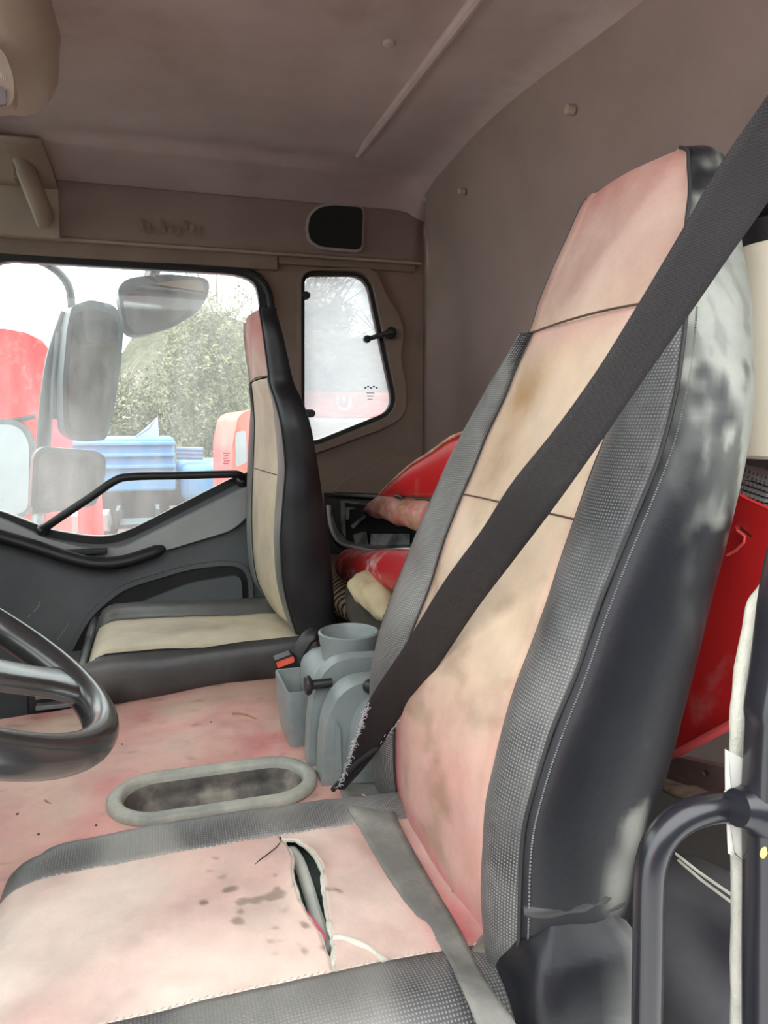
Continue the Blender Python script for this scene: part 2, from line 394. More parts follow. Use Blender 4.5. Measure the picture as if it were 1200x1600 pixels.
# brown hand prints on the fascia
hp = MB(); hr = random.Random(3)
for i in range(9):
    c = PY(222+i*11, 352+(i % 3)*5, FY-.006); ang = hr.uniform(-.3,.3); L_ = hr.uniform(.008,.02)
    hp.add([c+V(-.005,0,-L_), c+V(.005,0,-L_), c+V(.006+ang*L_,0,L_), c+V(-.004+ang*L_,0,L_)], [(0,1,2,3)])
hp.make('hand_smudges', mat('brown_smudge', lin((120,92,82)), lin((150,126,114)), 30, .95), fa, solid=.0006, smooth=False)
# pale front side panel with its seam
pn = [(-.95,1.512), q2(93,374,FY), q2(92,300,FY), q2(50,190,FY-.02), (-.95,1.72)]
MB().plate(pn, [], wallfn(FY-.014), .01).make('trim_2', M['trimbeige'], bevel=.004)
tag(bpy.data.objects['trim_2'], kind='structure')
rows = []
for j in range(9):
    t = j/8; xe = lerp(-.213, PZ(50,186,1.69).x, t); rows.append([V(lerp(-.95, xe, k/8), lerp(2.182, 2.02, t), lerp(1.630, 1.695, t**.8)) for k in range(9)])
grid('cove_panel', rows, M['trimbeige'], bpy.data.objects['trim_2'], solid=.006)
# front: windscreen, sill below it, roof header
ws = empty('window_2', (-1.12, 1.3, .95), kind='structure')
rows = [[V(lerp(-1.14,-.88,t), Y, lerp(.96,1.66,t)) for Y in (.36,1.3,2.23)] for t in (0,.5,1)]
grid('pane', rows, M['winglass'], ws, solid=.005, smooth=False)
MB().tube([V(-1.14,.36,.96), V(-.88,.36,1.66)], .035, 12).tube([V(-1.14,2.23,.96), V(-.88,2.23,1.66)], .035, 12).tube([V(-.90,.33,1.68), V(-.90,2.25,1.68)], .045, 12).make('window_frame', M['black'], ws)
fr = MB().box((-1.2,.36,0), (-1.14,2.25,.97)).make('wall_front', M['doorgrey'], smooth=False); tag(fr, kind='structure')
db = MB(); rows = []
prof = [(-1.135,.96),(-.90,.985),(-.72,.97),(-.62,.90),(-.60,.75),(-.68,.55),(-.80,.40),(-1.135,.36)]
for Y in [.40+.1*k for k in range(19)]: rows.append([V(x, Y, z) for x, z in prof])
ds_ = grid('dashboard', rows, M['black'], closed=True, flip=True, subd=0); tag(ds_, 'black plastic dashboard across the front of the cab beyond the steering wheel', 'dashboard')
# floor vent housing seen through the steering wheel
vt = empty('floor_vent', PZ(95,1115,.40), 'black slatted vent housing low down behind the steering wheel rim', 'vent')
c0 = PY(40,1078,1.68); c1 = PY(150,1150,1.68)
MB().box((c0.x,1.68,.30), (c1.x,1.88,c0.z+.02)).make('housing', M['black'], vt, bevel=.008)
for k in range(4):
    zz = c0.z-.012-.024*k
    MB().box((c0.x+.02,1.660,zz-.006), (c1.x-.02,1.682,zz+.004)).make('slat', M['doorgrey'], vt, bevel=.002)
# outer roof edge on the driver's side
MB().tube([V(-.9,.335,1.70), V(0,.335,1.72), V(.82,.335,1.70)], .03, 10).make('trim_3', M['red']); tag(bpy.data.objects['trim_3'], kind='structure')

# ------------------------------------------------------------------ passenger door
door = empty('door_1', (-.3, WY, .03), kind='structure')
DI = inset(DOr, .006)
MB().plate(DI, [DWr], wallfn(WY-.002), .05).make('door_panel', M['doorgrey'], door, bevel=.006)
# red painted edge above the glass and the black seal around the opening
ex = [p for p in DOr]
loop = [V(x, WY-.006, z) for x, z in inset(DOr, -.002)]
MB().tube(loop+[loop[0]], .0115, 8, caps=False).make('door_seal', M['rubber'], door)
top = [PY(-6,404,WY-.004), PY(120,409,WY-.004), PY(260,417,WY-.004), PY(372,424,WY-.004)]
MB().tube(top, .0045, 8).make('painted_edge', M['red'], door)
MB().plate(inset(DWr, -.016), [inset(DWr, .004)], wallfn(WY-.010), .014).make('window_frame', M['rubber'], door, bevel=.004)
MB().plate(inset(DWr, -.002), [], wallfn(WY+.018), .005).make('pane', M['doorglass'], door, smooth=False)
em = MB()
for j in range(5):
    c = PY(354, 708+j*4, WY+.017); em.box((c.x-.010+.002*(j % 2), c.y, c.z-.0010), (c.x+.010-.003*(j % 3), c.y+.0015, c.z+.0010))
em.make('etched_glass_mark', M['bluegrey'], door, smooth=False)
# light grey upper trim following the sill
up_ = [q2(-150,790), q2(0,806), q2(78,840), q2(150,858), q2(196,852), q2(388,756), q2(390,770), q2(384,806), q2(360,826), q2(262,856), q2(200,868), q2(150,872), q2(90,862), q2(0,832), q2(-150,808)]
MB().plate(roundpoly(up_, .02, 4), [], wallfn(WY-.036), .036).make('sill_trim', M['doorlight'], door, bevel=.014)
# black pull handle in the armrest line
ah = bez2([PY(-60,822,WY-.05), PY(0,838,WY-.06), PY(60,856,WY-.07), PY(110,872,WY-.075), PY(150,880,WY-.075), PY(190,878,WY-.07), PY(225,868,WY-.06), PY(258,856,WY-.045)], 8)
MB().tube(ah, [.019]*(len(ah)-4)+[.017,.014,.011,.006], 12, flat=.9).make('pull_handle', M['black'], door)
MB().box((PY(100,866,WY-.05).x, WY-.062, PY(100,866,WY-.05).z-.004), (PY(168,866,WY-.05).x, WY-.040, PY(100,866,WY-.05).z+.012)).make('window_switch', M['black'], door, bevel=.004)
# storage pocket: sunken dark bowl with rim
pk = roundpoly([q2(100,1040), q2(140,962), q2(192,918), q2(300,886), q2(368,880), q2(388,896), q2(391,1060), q2(250,1180), q2(90,1180)], .05, 5)
MB().plate(inset(pk, -.012), [inset(pk, .002)], wallfn(WY-.016), .02).make('pocket_rim', M['doorgrey'], door, bevel=.006)
MB().plate(pk, [], wallfn(WY-.006), .006).make('door_pocket', M['rubber'], door, bevel=.002)
pf = roundpoly([q2(160,1040), q2(215,940), q2(300,908), q2(376,896), q2(383,1060), q2(160,1100)], .03, 5)
MB().plate(pf, [], wallfn(WY-.022), .018).make('pocket_floor', M['doorgrey'], door, bevel=.014)
sc_m = mat('pale_scuffs', lin((175,175,168)), lin((140,140,134)), 60, .9)
sm = MB(); s3 = random.Random(9)
for (x0, y0, x1, y1, r_) in ((52,956,59,949,.0026),(60,948,62,940,.003),(43,964,48,960,.0018),(90,1000,108,972,.0012)):
    sm.tube([PY(x0,y0,WY-.003), PY((x0+x1)/2+1,(y0+y1)/2,WY-.004), PY(x1,y1,WY-.003)], r_, 6)
sm.make('scuff_marks', sc_m, door)
# tubular grab rail: (lower front fixing, bend, rear fixing)
gr = bez2([PY(62,832,WY-.03), PY(84,815,WY-.055), PY(140,778,WY-.06), PY(178,752,WY-.06), PY(205,745,WY-.06), PY(280,743,WY-.06), PY(350,741,WY-.06), PY(374,742,WY-.055), PY(383,755,WY-.02)], 8)
MB().tube(gr, .0115, 12).make('grab_rail', M['black'], door)
MB().blob(PY(66,828,WY-.025), (.016,.03,.016), 8, 0).make('rail_foot', M['black'], door)
MB().blob(PY(378,752,WY-.025), (.016,.03,.018), 8, 0).make('rail_foot', M['black'], door)
# outer skin strip of the door
MB().plate([(-1.1,-.3),(.9,-.3),(.9,.55),(-1.1,.55)], [], wallfn(WY+.07), .01).make('outer_skin', M['red'], door)

# ================================================================== INTERIOR THINGS
# speaker in the fascia
sp_ = empty('speaker', PY(522,390,FY), 'black D-shaped speaker grille in the headliner above the small rear side window', 'speaker')
so = [q2(480,358,FY), q2(484,338,FY), q2(498,326,FY), q2(520,323,FY), q2(562,326,FY), q2(565,334,FY), q2(563,388,FY), q2(556,391,FY), q2(500,386,FY), q2(484,376,FY)]
MB().plate(roundpoly(so, .012, 4), [], wallfn(FY-.014), .016).make('grille', mat('black_speaker_grille', lin((14,16,14)), lin((20,24,20)), 30, .8, bs=600, bump=.6), sp_, bevel=.004)
MB().plate(inset(roundpoly(so, .012, 4), -.008), [], wallfn(FY-.007), .008).make('bezel', M['headliner'], sp_, bevel=.003)
# overhead lamp console
oc = empty('overhead_console', V(-.35,1.30,1.55), 'rounded beige overhead lamp console hanging from the ceiling in the top left corner', 'overhead console')
rows = []
for i in range(40):
    X = -.62+.505*i/39; t = i/39
    e = math.sqrt(max(0, 1-(max(0, (X-(-.19)))/.075)**2)) if X > -.19 else 1
    e = max(e, .02); ring = []
    for k in range(28):
        a = 2*math.pi*k/28; ca, sa = math.cos(a), math.sin(a)
        ring.append(V(X, 1.33+.135*e*math.copysign(abs(ca)**.7, ca), 1.62+.105*e*math.copysign(abs(sa)**.7, sa)))
    rows.append(ring)
grid('body', rows, M['trimbeige'], oc, closed=True)
p0 = PY(-60,80,1.19); 
lp = roundpoly([q2(-90,66,1.19), q2(6,80,1.19), q2(22,122,1.19), q2(24,160,1.19), q2(12,172,1.19), q2(-90,172,1.19)], .012, 4)
lpo = MB().plate(lp, [], wallfn(1.180), .03).make('lamp_panel', M['trimbeige'], oc, bevel=.004)
MB().plate(roundpoly([q2(-40,138,1.18), q2(9,138,1.18), q2(12,166,1.18), q2(-40,167,1.18)], .006, 4), [], wallfn(1.174), .012).make('switch', mat('grey_mauve_switch', lin((120,108,110)), None, rough=.5), lpo, bevel=.002)
ticks = MB()
for k in range(3):
    c = PY(2+k*3, 118+k*2, 1.18); ticks.box((c.x-.0006, 1.1785, c.z-.004), (c.x+.0006, 1.181, c.z+.004))
ticks.make('printed_ticks', M['white'], lpo, smooth=False)
# roof grab handle
gh = empty('roof_handle', PY(70,345,2.14), 'beige grab handle slanting over the pale front side panel below the overhead console', 'handle')
hp_ = bez2([PY(4,170,2.16), PY(16,200,2.13), PY(34,248,2.11), PY(50,290,2.11), PY(64,325,2.13), PY(70,342,2.17)], 8)
MB().tube(hp_, [.026]*20+[.030]*(len(hp_)-20), 14, flat=.7).make('grip', M['trimbeige'], gh)
MB().box((PY(28,268,2.12).x-.012, 2.105, PY(28,268,2.12).z-.02), (PY(28,268,2.12).x+.014, 2.17, PY(28,268,2.12).z+.02)).make('hook', M['wallbrown'], gh, bevel=.005)
# headliner buttons
for (x, y, pl, r_, lab) in ((888,171,'r',.009,'pale trim button on the rear wall cloth nearest the tall seat headrest'), (719,299,'r',.008,'small pale trim button on the rear wall left of the tall seat'), (608,68,'c',.011,'round cloth-coloured trim button on the ceiling left of the pressed bead')):
    if pl == 'r': c = PX(x, y, .79); ax = V(-1,0,0)
    else: c = PZ(x, y, 1.731); ax = V(0,0,-1)
    o = MB().lathe([(r_,-.012),(r_,.002),(r_*.9,.004),(0,.006)], c, ax, 20).make('trim_button', M['trimbeige'] if pl == 'r' else M['headliner']); tag(o, lab, 'trim button', 'headliner trim buttons')

# ------------------------------------------------------------------ seats
SIDE = crm([(0,0),(.03,-.006),(.09,-.013),(.2,-.019),(.35,-.022),(.5,-.023),(.65,-.021),(.8,-.016),(.91,-.008),(.97,.001),(1.0,.014)], 3)
def seat_back(root, T, zs, tint_ins, tint_head, tint_side, tint_perf, bulge=.014, near=(0,0), seams=(), wr=0):
    """T rows: z, xf_near, xf_far, Ynear, Yfar, seamN, seamF, xrear"""
    Rw = crm(T, 8)
    def front(r, Y):
        z, xn, xf, yn, yf, sn, sf, xr = r
        t = (Y-yn)/(yf-yn); x = lerp(xn, xf, t)
        if Y < sn: s = (Y-yn)/max(1e-4, sn-yn); x -= bulge*math.sin(math.pi*s)
        elif Y > sf: s = (yf-Y)/max(1e-4, yf-sf); x -= bulge*math.sin(math.pi*s)
        else: s = (Y-sn)/(sf-sn); x -= .010*math.sin(math.pi*s)-.004
        if wr: x += wr*nz((Y, z, 0), 18)
        return V(x, Y, z)
    low = [r for r in Rw if r[0] <= zs+1e-4]; head = [r for r in Rw if r[0] >= zs-1e-3]
    def strip(rs, a, b, n):
        out = []
        for r in rs:
            ya = {'n': r[3], 's': r[5], 'S': r[6], 'f': r[4]}[a]; yb = {'n': r[3], 's': r[5], 'S': r[6], 'f': r[4]}[b]
            out.append([front(r, lerp(ya+(1e-5 if a == 's' else 0), yb-(1e-5 if b == 'S' else 0), k/n)) for k in range(n+1)])
        return out
    grid('centre_panel', strip(low, 's', 'S', 18), M['vinyl'], root, flip=True, tint=tint_ins, solid=.004, off=-1)
    grid('side_bolster', strip(low, 'n', 's', 9), M['perf'], root, flip=True, tint=tint_perf, solid=.004, off=-1)
    grid('side_bolster', strip(low, 'S', 'f', 9), M['perf'], root, flip=True, tint=tint_perf, solid=.004, off=-1)
    hr = []
    H = [r for r in head]
    for r in H: hr.append([front(r, lerp(r[3], r[4], k/18)) for k in range(19)])
    grid('headrest_cover', hr, M['vinyl'], root, flip=True, tint=tint_head, solid=.004, off=-1)
    # outer shell: near side, back, far side
    sh = []
    for r in Rw:
        z, xn, xf, yn, yf, sn, sf, xr = r; d = xr-xn; row = []
        g = near[0]
        for (u, o) in SIDE:
            row.append(V(xn+d*u, yn+o*min(1, d/.09), z+.0025*nz((u*3, z*20, 1), 1)*(1 if u > 0 and wr else 0)))
        row += [V(xr+.004, lerp(yn, yf, q), z) for q in (.2,.35,.5,.65,.8)]
        df = xr-xf
        for (u, o) in ((1.0,-.014),(.97,-.001),(.91,.006),(.7,.010),(.4,.010),(.15,.008),(0,0)):
            row.append(V(xf+df*u, yf+o, z))
        sh.append(row)
    # closed crown: the top row drawn together
    t = sh[-1]; r = Rw[-1]; c = sum(t, V(0,0,0))/len(t)
    ft = [front(r, lerp(r[3], r[4], k/18)) for k in range(19)]
    for q, h in ((.25,.001),(.6,.002),(.97,.002)): sh.append([lerp(p, V(c.x, p.y*.5+c.y*.5, p.z), q*.7)+V(0,0,h) for p in t])
    grid('side_cover', sh, M['blackvinyl'], root, flip=True, tint=tint_side)
    cap = MB(); n = len(sh[-1]); tp = [list(ft[0:1])]
    # top skin between the front edge and the shell
    rowsT = []
    for q in range(6):
        s = q/5; rowsT.append([lerp(ft[k], V(r[7], lerp(r[3]+.01, r[4]-.01, k/18), r[0]+.0), s)+V(0,0,.003*math.sin(math.pi*s)) for k in range(19)])
    grid('crown', rowsT, M['blackvinyl'], root, tint=tint_side, flip=True)
    # piping and stitched seams
    def line(a, rs, off=-.001):
        o = []
        for r in rs:
            Y = {'n': r[3], 's': r[5], 'S': r[6], 'f': r[4]}[a]; p = front(r, Y); o.append(p+V(off, 0, 0))
        return o
    MB().tube(line('n', Rw[:-3] if wr else Rw), .0019, 8).make('piping', M['rubber'], root)
    MB().tube(line('f', Rw[:-6] if wr else Rw, .001), .0014, 8).make('piping', M['rubber'], root)
    MB().tube(line('s', low), .0014, 6).make('seam', M['rubber'], root)
    MB().tube(line('S', low), .0014, 6).make('seam', M['rubber'], root)
    for z0 in (zs,)+tuple(seams):
        r = min(Rw, key=lambda q: abs(q[0]-z0))
        ya, yb = (r[3], r[4]) if z0 == zs else (r[5], r[6])
        MB().tube([front(r, lerp(ya, yb, k/20))+V(-.0005, 0, .003*math.sin(k/20*math.pi)) for k in range(21)], .0012, 6).make('seam', M['dirt'], root)
    return front, Rw

DT = [ # z, xf near, xf far, Yn, Yf, sN, sF, xr
 (.495,.306,.306,.575,1.02,.622,.925,.405),(.53,.300,.302,.556,1.03,.628,.925,.412),(.57,.299,.300,.55,1.03,.632,.925,.419),(.65,.300,.301,.55,1.03,.628,.925,.437),
 (.70,.310,.310,.55,1.03,.628,.924,.455),(.75,.327,.327,.55,1.03,.634,.92,.468),(.80,.348,.348,.55,1.033,.637,.922,.480),(.85,.366,.366,.55,1.027,.635,.924,.491),
 (.90,.386,.386,.55,1.02,.640,.925,.503),(.95,.408,.408,.55,1.017,.646,.924,.514),(1.0,.430,.430,.552,1.005,.648,.925,.524),(1.05,.446,.446,.557,.972,.644,.906,.532),
 (1.09,.459,.459,.567,.935,.626,.900,.537),(1.138,.475,.475,.585,.890,.600,.8855,.548),(1.178,.489,.489,.607,.890,.615,.885,.558),(1.212,.501,.501,.623,.885,.63,.88,.565),
 (1.247,.514,.514,.637,.876,.645,.87,.571),(1.276,.524,.524,.652,.868,.66,.86,.574),(1.294,.531,.531,.662,.863,.667,.857,.575),(1.302,.535,.535,.673,.859,.679,.852,.574),(1.3075,.5385,.5385,.686,.850,.692,.843,.571)]
def t_ins(v):
    e = min(abs(v.y-.63), abs(v.y-.925)); z = v.z
    c = mixc(BEIGE, PINK, 1-sstep(.62, .80, z))
    c = mixc(c, SALMON, .5*(1-sstep(0, .035, e)))
    c = mixc(c, PINK, .8*sstep(1.08, 1.14, z))
    c = mixc(c, ROSE, .75*(1-sstep(0,.05,abs(v.y-.925)))*(1-sstep(.55,.66,z))+.8*(1-sstep(.49,.55,z)))
    d = math.hypot((v.y-.835)/.055, (z-1.065)/.05); c = mixc(c, OCHRE, .85*(1-sstep(.1,1.25,d)))
    d = math.hypot((v.y-.86)/.06, (z-.98)/.1); c = mixc(c, OCHRE, .42*(1-sstep(.1,1.2,d)))
    k = nz(v, 14, 3)+.5*nz(v, 45, 8); c = mixc(c, lin((134,110,84)), .6*sstep(.08,.55,k)*(1-sstep(.85,1.0,z)))
    return c
def t_head(v):
    e = min(v.y-.60, .89-v.y)
    c = mixc(lin((180,148,134)), lin((160,92,86)), max((1-sstep(0,.05,e+.02))*.8, sstep(1.22,1.31,v.z)*.9*(.6+.4*sstep(.70,.85,v.y))))
    return mixc(c, BEIGE, .4*(1-sstep(1.14,1.2,v.z)))
def t_side(v):
    k = .5+nz(v, 9, 2)+.5*nz(v, 28, 5)+.3*nz(v, 60, 5)
    g = sstep(.95, 1.10, v.z)*sstep(.15,.75,k+.18)*(1-sstep(1.17,1.24,v.z)*.8)
    g += .5*sstep(.80,.95,v.z)*sstep(.3,.7,k)*sstep(.42,.5,v.x)
    c = mixc(BLK, lin((160,164,154)), min(.72, g*(.35+.9*sstep(-.35,.35,nz((v.x*5, v.y, v.z), 14, 3)+.6*nz((v.x*3, v.y, v.z), 38, 6)))))
    for (a, b, s, q) in ((.40,.66,.018,.6),(.385,.61,.02,.5),(.41,.70,.012,.5)):
        d = math.hypot((v.x-a)/s, (v.z-b)/.04); c = mixc(c, DUSTY, q*(1-sstep(.2,1.2,d))*sstep(.2,.6,k))
    return c
def t_perf(v):
    k = .5+nz(v, 7, 11); c = mixc(BLK, lin((80,80,78)), .45*sstep(.3,.9,k)+.3*sstep(.95,.6,v.z)); return mixc(c, lin((104,102,94)), .5*(v.y > .9)*sstep(.62,.78,v.z))
seat = empty('driver_seat', V(.15,.77,.12), 'large worn pink and beige driver seat with black perforated bolsters and a torn cushion', 'seat', 'cab seats')
seat_back(seat, DT, 1.138, t_ins, t_head, t_side, t_perf, seams=(.925,), wr=.0015)
# stitching along the near piping
Rw = crm(DT, 8); st = MB()
tot = [r for r in Rw if .50 < r[0] < 1.13]
for i in range(len(tot)-1):
    for q in range(3):
        r = [lerp(tot[i][k], tot[i+1][k], q/3) for k in range(8)]; r2 = [lerp(tot[i][k], tot[i+1][k], q/3+.17) for k in range(8)]
        st.tube([V(r[1]+.0040, r[3]-.0078, r[0]), V(r2[1]+.0040, r2[3]-.0078, r2[0])], .0009, 5)
st.make('stitching', mat('grey_stitching', lin((120,120,116)), lin((90,90,88)), 30, .8), seat)

# cushion -----------------------------------------------------------
CX0, CX1, CY0, CY1 = -.185, .335, .535, .955; SN, SF = .622, .868
def cush_z(x, y):
    # distance to the rounded outline
    dx = x-CX0; dy0 = y-CY0; dy1 = CY1-y; r = .045
    z = .500+.008*math.sin(math.pi*max(0, min(1, (x-CX0)/(CX1-CX0))))
    for d, rr in ((dx, .05), (dy0, .04), (dy1, .045)):
        if d < rr: z -= rr*(1-math.sqrt(max(0, 1-((rr-d)/rr)**2)))*.8
    if y < SN: z += .006*math.sin(math.pi*(y-CY0)/(SN-CY0))
    if y > SF: z += .010*math.sin(math.pi*(CY1-y)/(CY1-SF))
    z += .0035*nz((x, y, 0), 11)+.0015*nz((x, y, 3), 30)
    return z
def plan(x, y):
    """pull the front corners in"""
    cx, cy, rr = CX0+.07, CY1-.07, .07
    if x < cx and y > cy:
        d = V(x-cx, y-cy); m_ = max(abs(d.x), abs(d.y)); L_ = d.length
        if L_ > 1e-6: d = d*(m_/L_)
        return cx+d.x, cy+d.y
    cy = CY0+.07
    if x < cx and y < cy:
        d = V(x-cx, y-cy); m_ = max(abs(d.x), abs(d.y)); L_ = d.length
        if L_ > 1e-6: d = d*(m_/L_)
        return cx+d.x, cy+d.y
    return x, y
def cp(x, y):
    px, py = plan(x, y); return V(px, py, cush_z(x, y))
# torn seam: the two lips as functions of Y
lipL = [PZ(x, y, .505) for x, y in ((438,1320),(449,1330),(458,1352),(457,1376),(466,1412),(482,1442),(498,1465),(506,1488),(514,1508),(520,1534))]
lipR = [PZ(x, y, .505) for x, y in ((440,1318),(462,1318),(488,1340),(502,1366),(507,1402),(513,1438),(518,1462),(521,1482),(522,1508),(524,1533))]
def lip(Lp, y):
    Lp = sorted(Lp, key=lambda p: p.y)
    if y <= Lp[0].y: return Lp[0].x
    if y >= Lp[-1].y: return Lp[-1].x
    for a, b in zip(Lp, Lp[1:]):
        if a.y <= y <= b.y: return lerp(a.x, b.x, (y-a.y)/max(1e-6, b.y-a.y))
def t_cush(v):
    c = mixc(lin((208,184,173)), lin((192,160,150)), .5+nz(v, 9, 7)); c = mixc(c, lin((164,148,136)), .45*sstep(.1,.55,nz(v, 16, 41)+.3*nz(v, 50, 3)))
    c = mixc(c, lin((212,198,186)), .6*sstep(.1,.5,nz(v, 6, 20)+.2)+.5*(1-sstep(-.17,-.12,v.x)))
    c = mixc(c, lin((96,78,70)), .8*sstep(.15,.5,nz(v, 70, 4)+.22-6*math.hypot(v.x-.10, v.y-.74)))
    # rosier unworn vinyl beside the lap belt
    e = (v.x-(.2655+.36*(.80-v.y)*.35)); 
    if v.x > .15: c = mixc(c, lin((170,38,60)), .85*(1-sstep(.0,.045,abs(v.x-(.262)-.10*(.80-v.y))))*(1-sstep(.82,.9,v.y)*.5))
    return c
def t_bol(v):
    k = .5+nz(v, 10, 31); return mixc(lin((58,58,60)), lin((132,132,126)), .75*sstep(.25,.85,k)+.2*(v.y > .8))
NX = 110
def xs(a, b, n): return [lerp(a, b, k/n) for k in range(n+1)]
rf, rr_ = [], []
for k in range(76):
    y = lerp(SN, SF, k/75)
    a, b = lip(lipL, y), lip(lipR, y); g = sstep(.012, .04, b-a)
    row = []
    for i in range(NX+1):
        x = lerp(CX0, a, i/NX); p = cp(x, y); p.z += .007*g*math.exp(-(a-x)/.012); row.append(p)
    rf.append(row); row = []
    for i in range(57):
        x = lerp(b, CX1, i/56); p = cp(x, y); p.z += .009*g*math.exp(-(x-b)/.012); row.append(p)
    rr_.append(row)
grid('cushion_panel', rf, M['vinyl'], seat, tint=t_cush, solid=.004, off=-1, flip=True)
grid('cushion_panel', rr_, M['vinyl'], seat, tint=t_cush, solid=.004, off=-1, flip=True)
rows = []
for k in range(11):
    y = lerp(CY0, SN, k/10); rows.append([cp(x, y) for x in xs(CX0, CX1+.0, 60)])
grid('cushion_bolster', rows, M['perf'], seat, tint=t_bol, solid=.004, off=-1, flip=True)
rows = []
for k in range(13):
    y = lerp(SF, CY1, k/12); rows.append([cp(x, y) for x in xs(CX0, CX1-.02, 60)])
grid('cushion_bolster', rows, M['perf'], seat, tint=t_bol, solid=.004, off=-1, flip=True)
# skirt below the rolled edge
out = [plan(CX1, CY0)]+[plan(x, CY0) for x in xs(CX1, CX0, 30)][1:]+[plan(CX0, y) for y in xs(CY0, CY1, 30)][1:]+[plan(x, CY1) for x in xs(CX0, CX1, 30)][1:]
edge = [cp(CX1, CY0)]+[cp(x, CY0) for x in xs(CX1, CX0, 30)][1:]+[cp(CX0, y) for y in xs(CY0, CY1, 30)][1:]+[cp(x, CY1) for x in xs(CX0, CX1, 30)][1:]
rows = [[V(p.x, p.y, p.z+.001) for p in edge], [V(p.x, p.y, p.z-.012) for p in edge], [V(p.x+.0, p.y, .41) for p in edge], [V(lerp(p.x, .08, .06), lerp(p.y, .75, .06), .33) for p in edge]]
grid('cushion_skirt', rows, M['blackvinyl'], seat, tint=lambda v: mixc(BLK, DUSTY, .35*sstep(.3,.9,.5+nz(v,8,5))), flip=False)
MB().box((CX0+.03, CY0+.03, .33), (CX1-.02, CY1-.03, .462)).make('cushion_foam', M['greenfoam'], seat, bevel=.01)
MB().box((-.05,.60,.0), (.30,.92,.33)).make('seat_base', M['black'], seat, bevel=.01)
# torn lips, the exposed pale roll and foam, stitches, scar
def torn(Lp, nm, r=.0022, up=.012):
    ps = []
    for p in bez2(Lp, 6):
        q = cush_z(p.x, p.y); g = sstep(.012,.04, lip(lipR, p.y)-lip(lipL, p.y)); ps.append(V(p.x+.0012*nz(p, 90), p.y, q+.001+up*.55*g+.001*nz(p, 120)))
    MB().tube(ps, [r*(1+.5*nz(p, 150)) for p in ps], 7).make(nm, M['foam'], seat)
torn(lipL, 'torn_edge'); torn(lipR, 'torn_edge', .0032)
ro = bez2([PZ(x, y, .492) for x, y in ((452,1326),(468,1350),(482,1390),(494,1430),(506,1465),(516,1490))], 6)
MB().tube(ro, [.004,.006]+[.0078]*(len(ro)-4)+[.006,.004], 10, flat=.8).make('exposed_roll', mat('pale_seat_lining', lin((206,208,198)), lin((170,176,166)), 12, .8), seat)
fp = MB(); pts = [PZ(x, y, .480) for x, y in ((440,1315),(500,1335),(520,1400),(525,1500),(515,1530),(480,1470),(450,1400),(440,1350))]
fp.plate([(p.x, p.y) for p in pts], [], lambda u, v, d: V(u, v, .484-d), .03); fp.make('exposed_foam', M['greenfoam'], seat, bevel=.004)
pk_ = [PZ(x, y, .500) for x, y in ((442,1332),(455,1335),(458,1350),(456,1368),(448,1358))]
MB().plate([(p.x, p.y) for p in pk_], [], lambda u, v, d: V(u, v, .5045-d), .003).make('torn_flap', mat('rose_flap', lin((224,120,140)), lin((200,90,112)), 40, .6), seat, bevel=.001)
pk_ = [PZ(x, y, .500) for x, y in ((472,1424),(490,1442),(508,1470),(505,1484),(488,1464),(475,1442))]
MB().plate([(p.x, p.y) for p in pk_], [], lambda u, v, d: V(u, v, .505-d), .003).make('torn_flap', bpy.data.materials['rose_flap'], seat, bevel=.001)
sc_ = bez2([PZ(x, y, .503) for x, y in ((520,1478),(535,1478),(556,1487),(578,1496),(594,1508),(600,1514))], 5)
MB().tube([V(p.x, p.y, cush_z(p.x, p.y)+.003) for p in sc_], [.004+.002*nz(p, 60) for p in sc_], 8, flat=.5).make('worn_scar', M['foam'], seat)
for (Lc, n_) in ((SN, 70), (SF, 60)):
    s_ = MB()
    for k in range(n_):
        x0 = lerp(CX0+.04, .27 if Lc > .8 else .30, k/n_); x1 = x0+.0032
        off = .0014*(k % 2)
        s_.tube([V(x0, Lc+off, cush_z(x0, Lc)+.0030), V(x1, Lc+.0025*(1 if Lc < .7 else -1)+off, cush_z(x1, Lc)+.0034)], .0015, 5)
    s_.make('stitching', M['stitch'], seat)
ps = [V(x, .545, cush_z(x, .545)+.002) for x in xs(.12, .25, 12)]
MB().tube(ps, .0022, 6).make('piping', M['stitch'], seat)
# folded perforated corner and recliner cover
MB().blob(PZ(762,1486,.50)+V(0,0,.000), (.030,.018,.008), 14, .35, 30, Matrix.Rotation(.5,3,'Z')).make('folded_corner', M['vinyl'], seat, tint=lambda v: lin((112,110,100)))
rc = []
for i in range(26):
    z = .30+.285*i/25; s = sstep(.30,.5,z); tt = sstep(.50,.586,z)
    x0 = .290+.014*tt**2; x1 = .412-.01*tt; y0 = .498+.018*tt**2; y1 = .60
    if i >= 24: k_ = (i-23)*.25; x0 += .03*k_; x1 -= .03*k_; y0 += .03*k_
    ring = []
    for k in range(32):
        a = 2*math.pi*k/32; ca, sa = math.cos(a), math.sin(a)
        ring.append(V((x0+x1)/2+(x1-x0)/2*math.copysign(abs(ca)**.45, ca), (y0+y1)/2+(y1-y0)/2*math.copysign(abs(sa)**.45, sa)+.002*nz((ca, sa, z*20), 2), z+.004*nz((ca*2, sa, z*12), 1.5)))
    rc.append(ring)
grid('recliner_cover', rc, M['blackvinyl'], seat, closed=True, flip=True, tint=lambda v: mixc(BLK, lin((176,178,172)), .8*sstep(.35,.41,v.x+.3*(.50-v.z))*sstep(.2,.6,.55+nz(v,12,9))))
MB().plate([(p.x, p.y) for p in rc[-1]][::-1] and [(p.x, p.y) for p in rc[-1]], [], lambda u, v, d: V(u, v, rc[-1][0].z-d), .002).make('recliner_cap', M['blackvinyl'], seat, tint=lambda v: BLK)
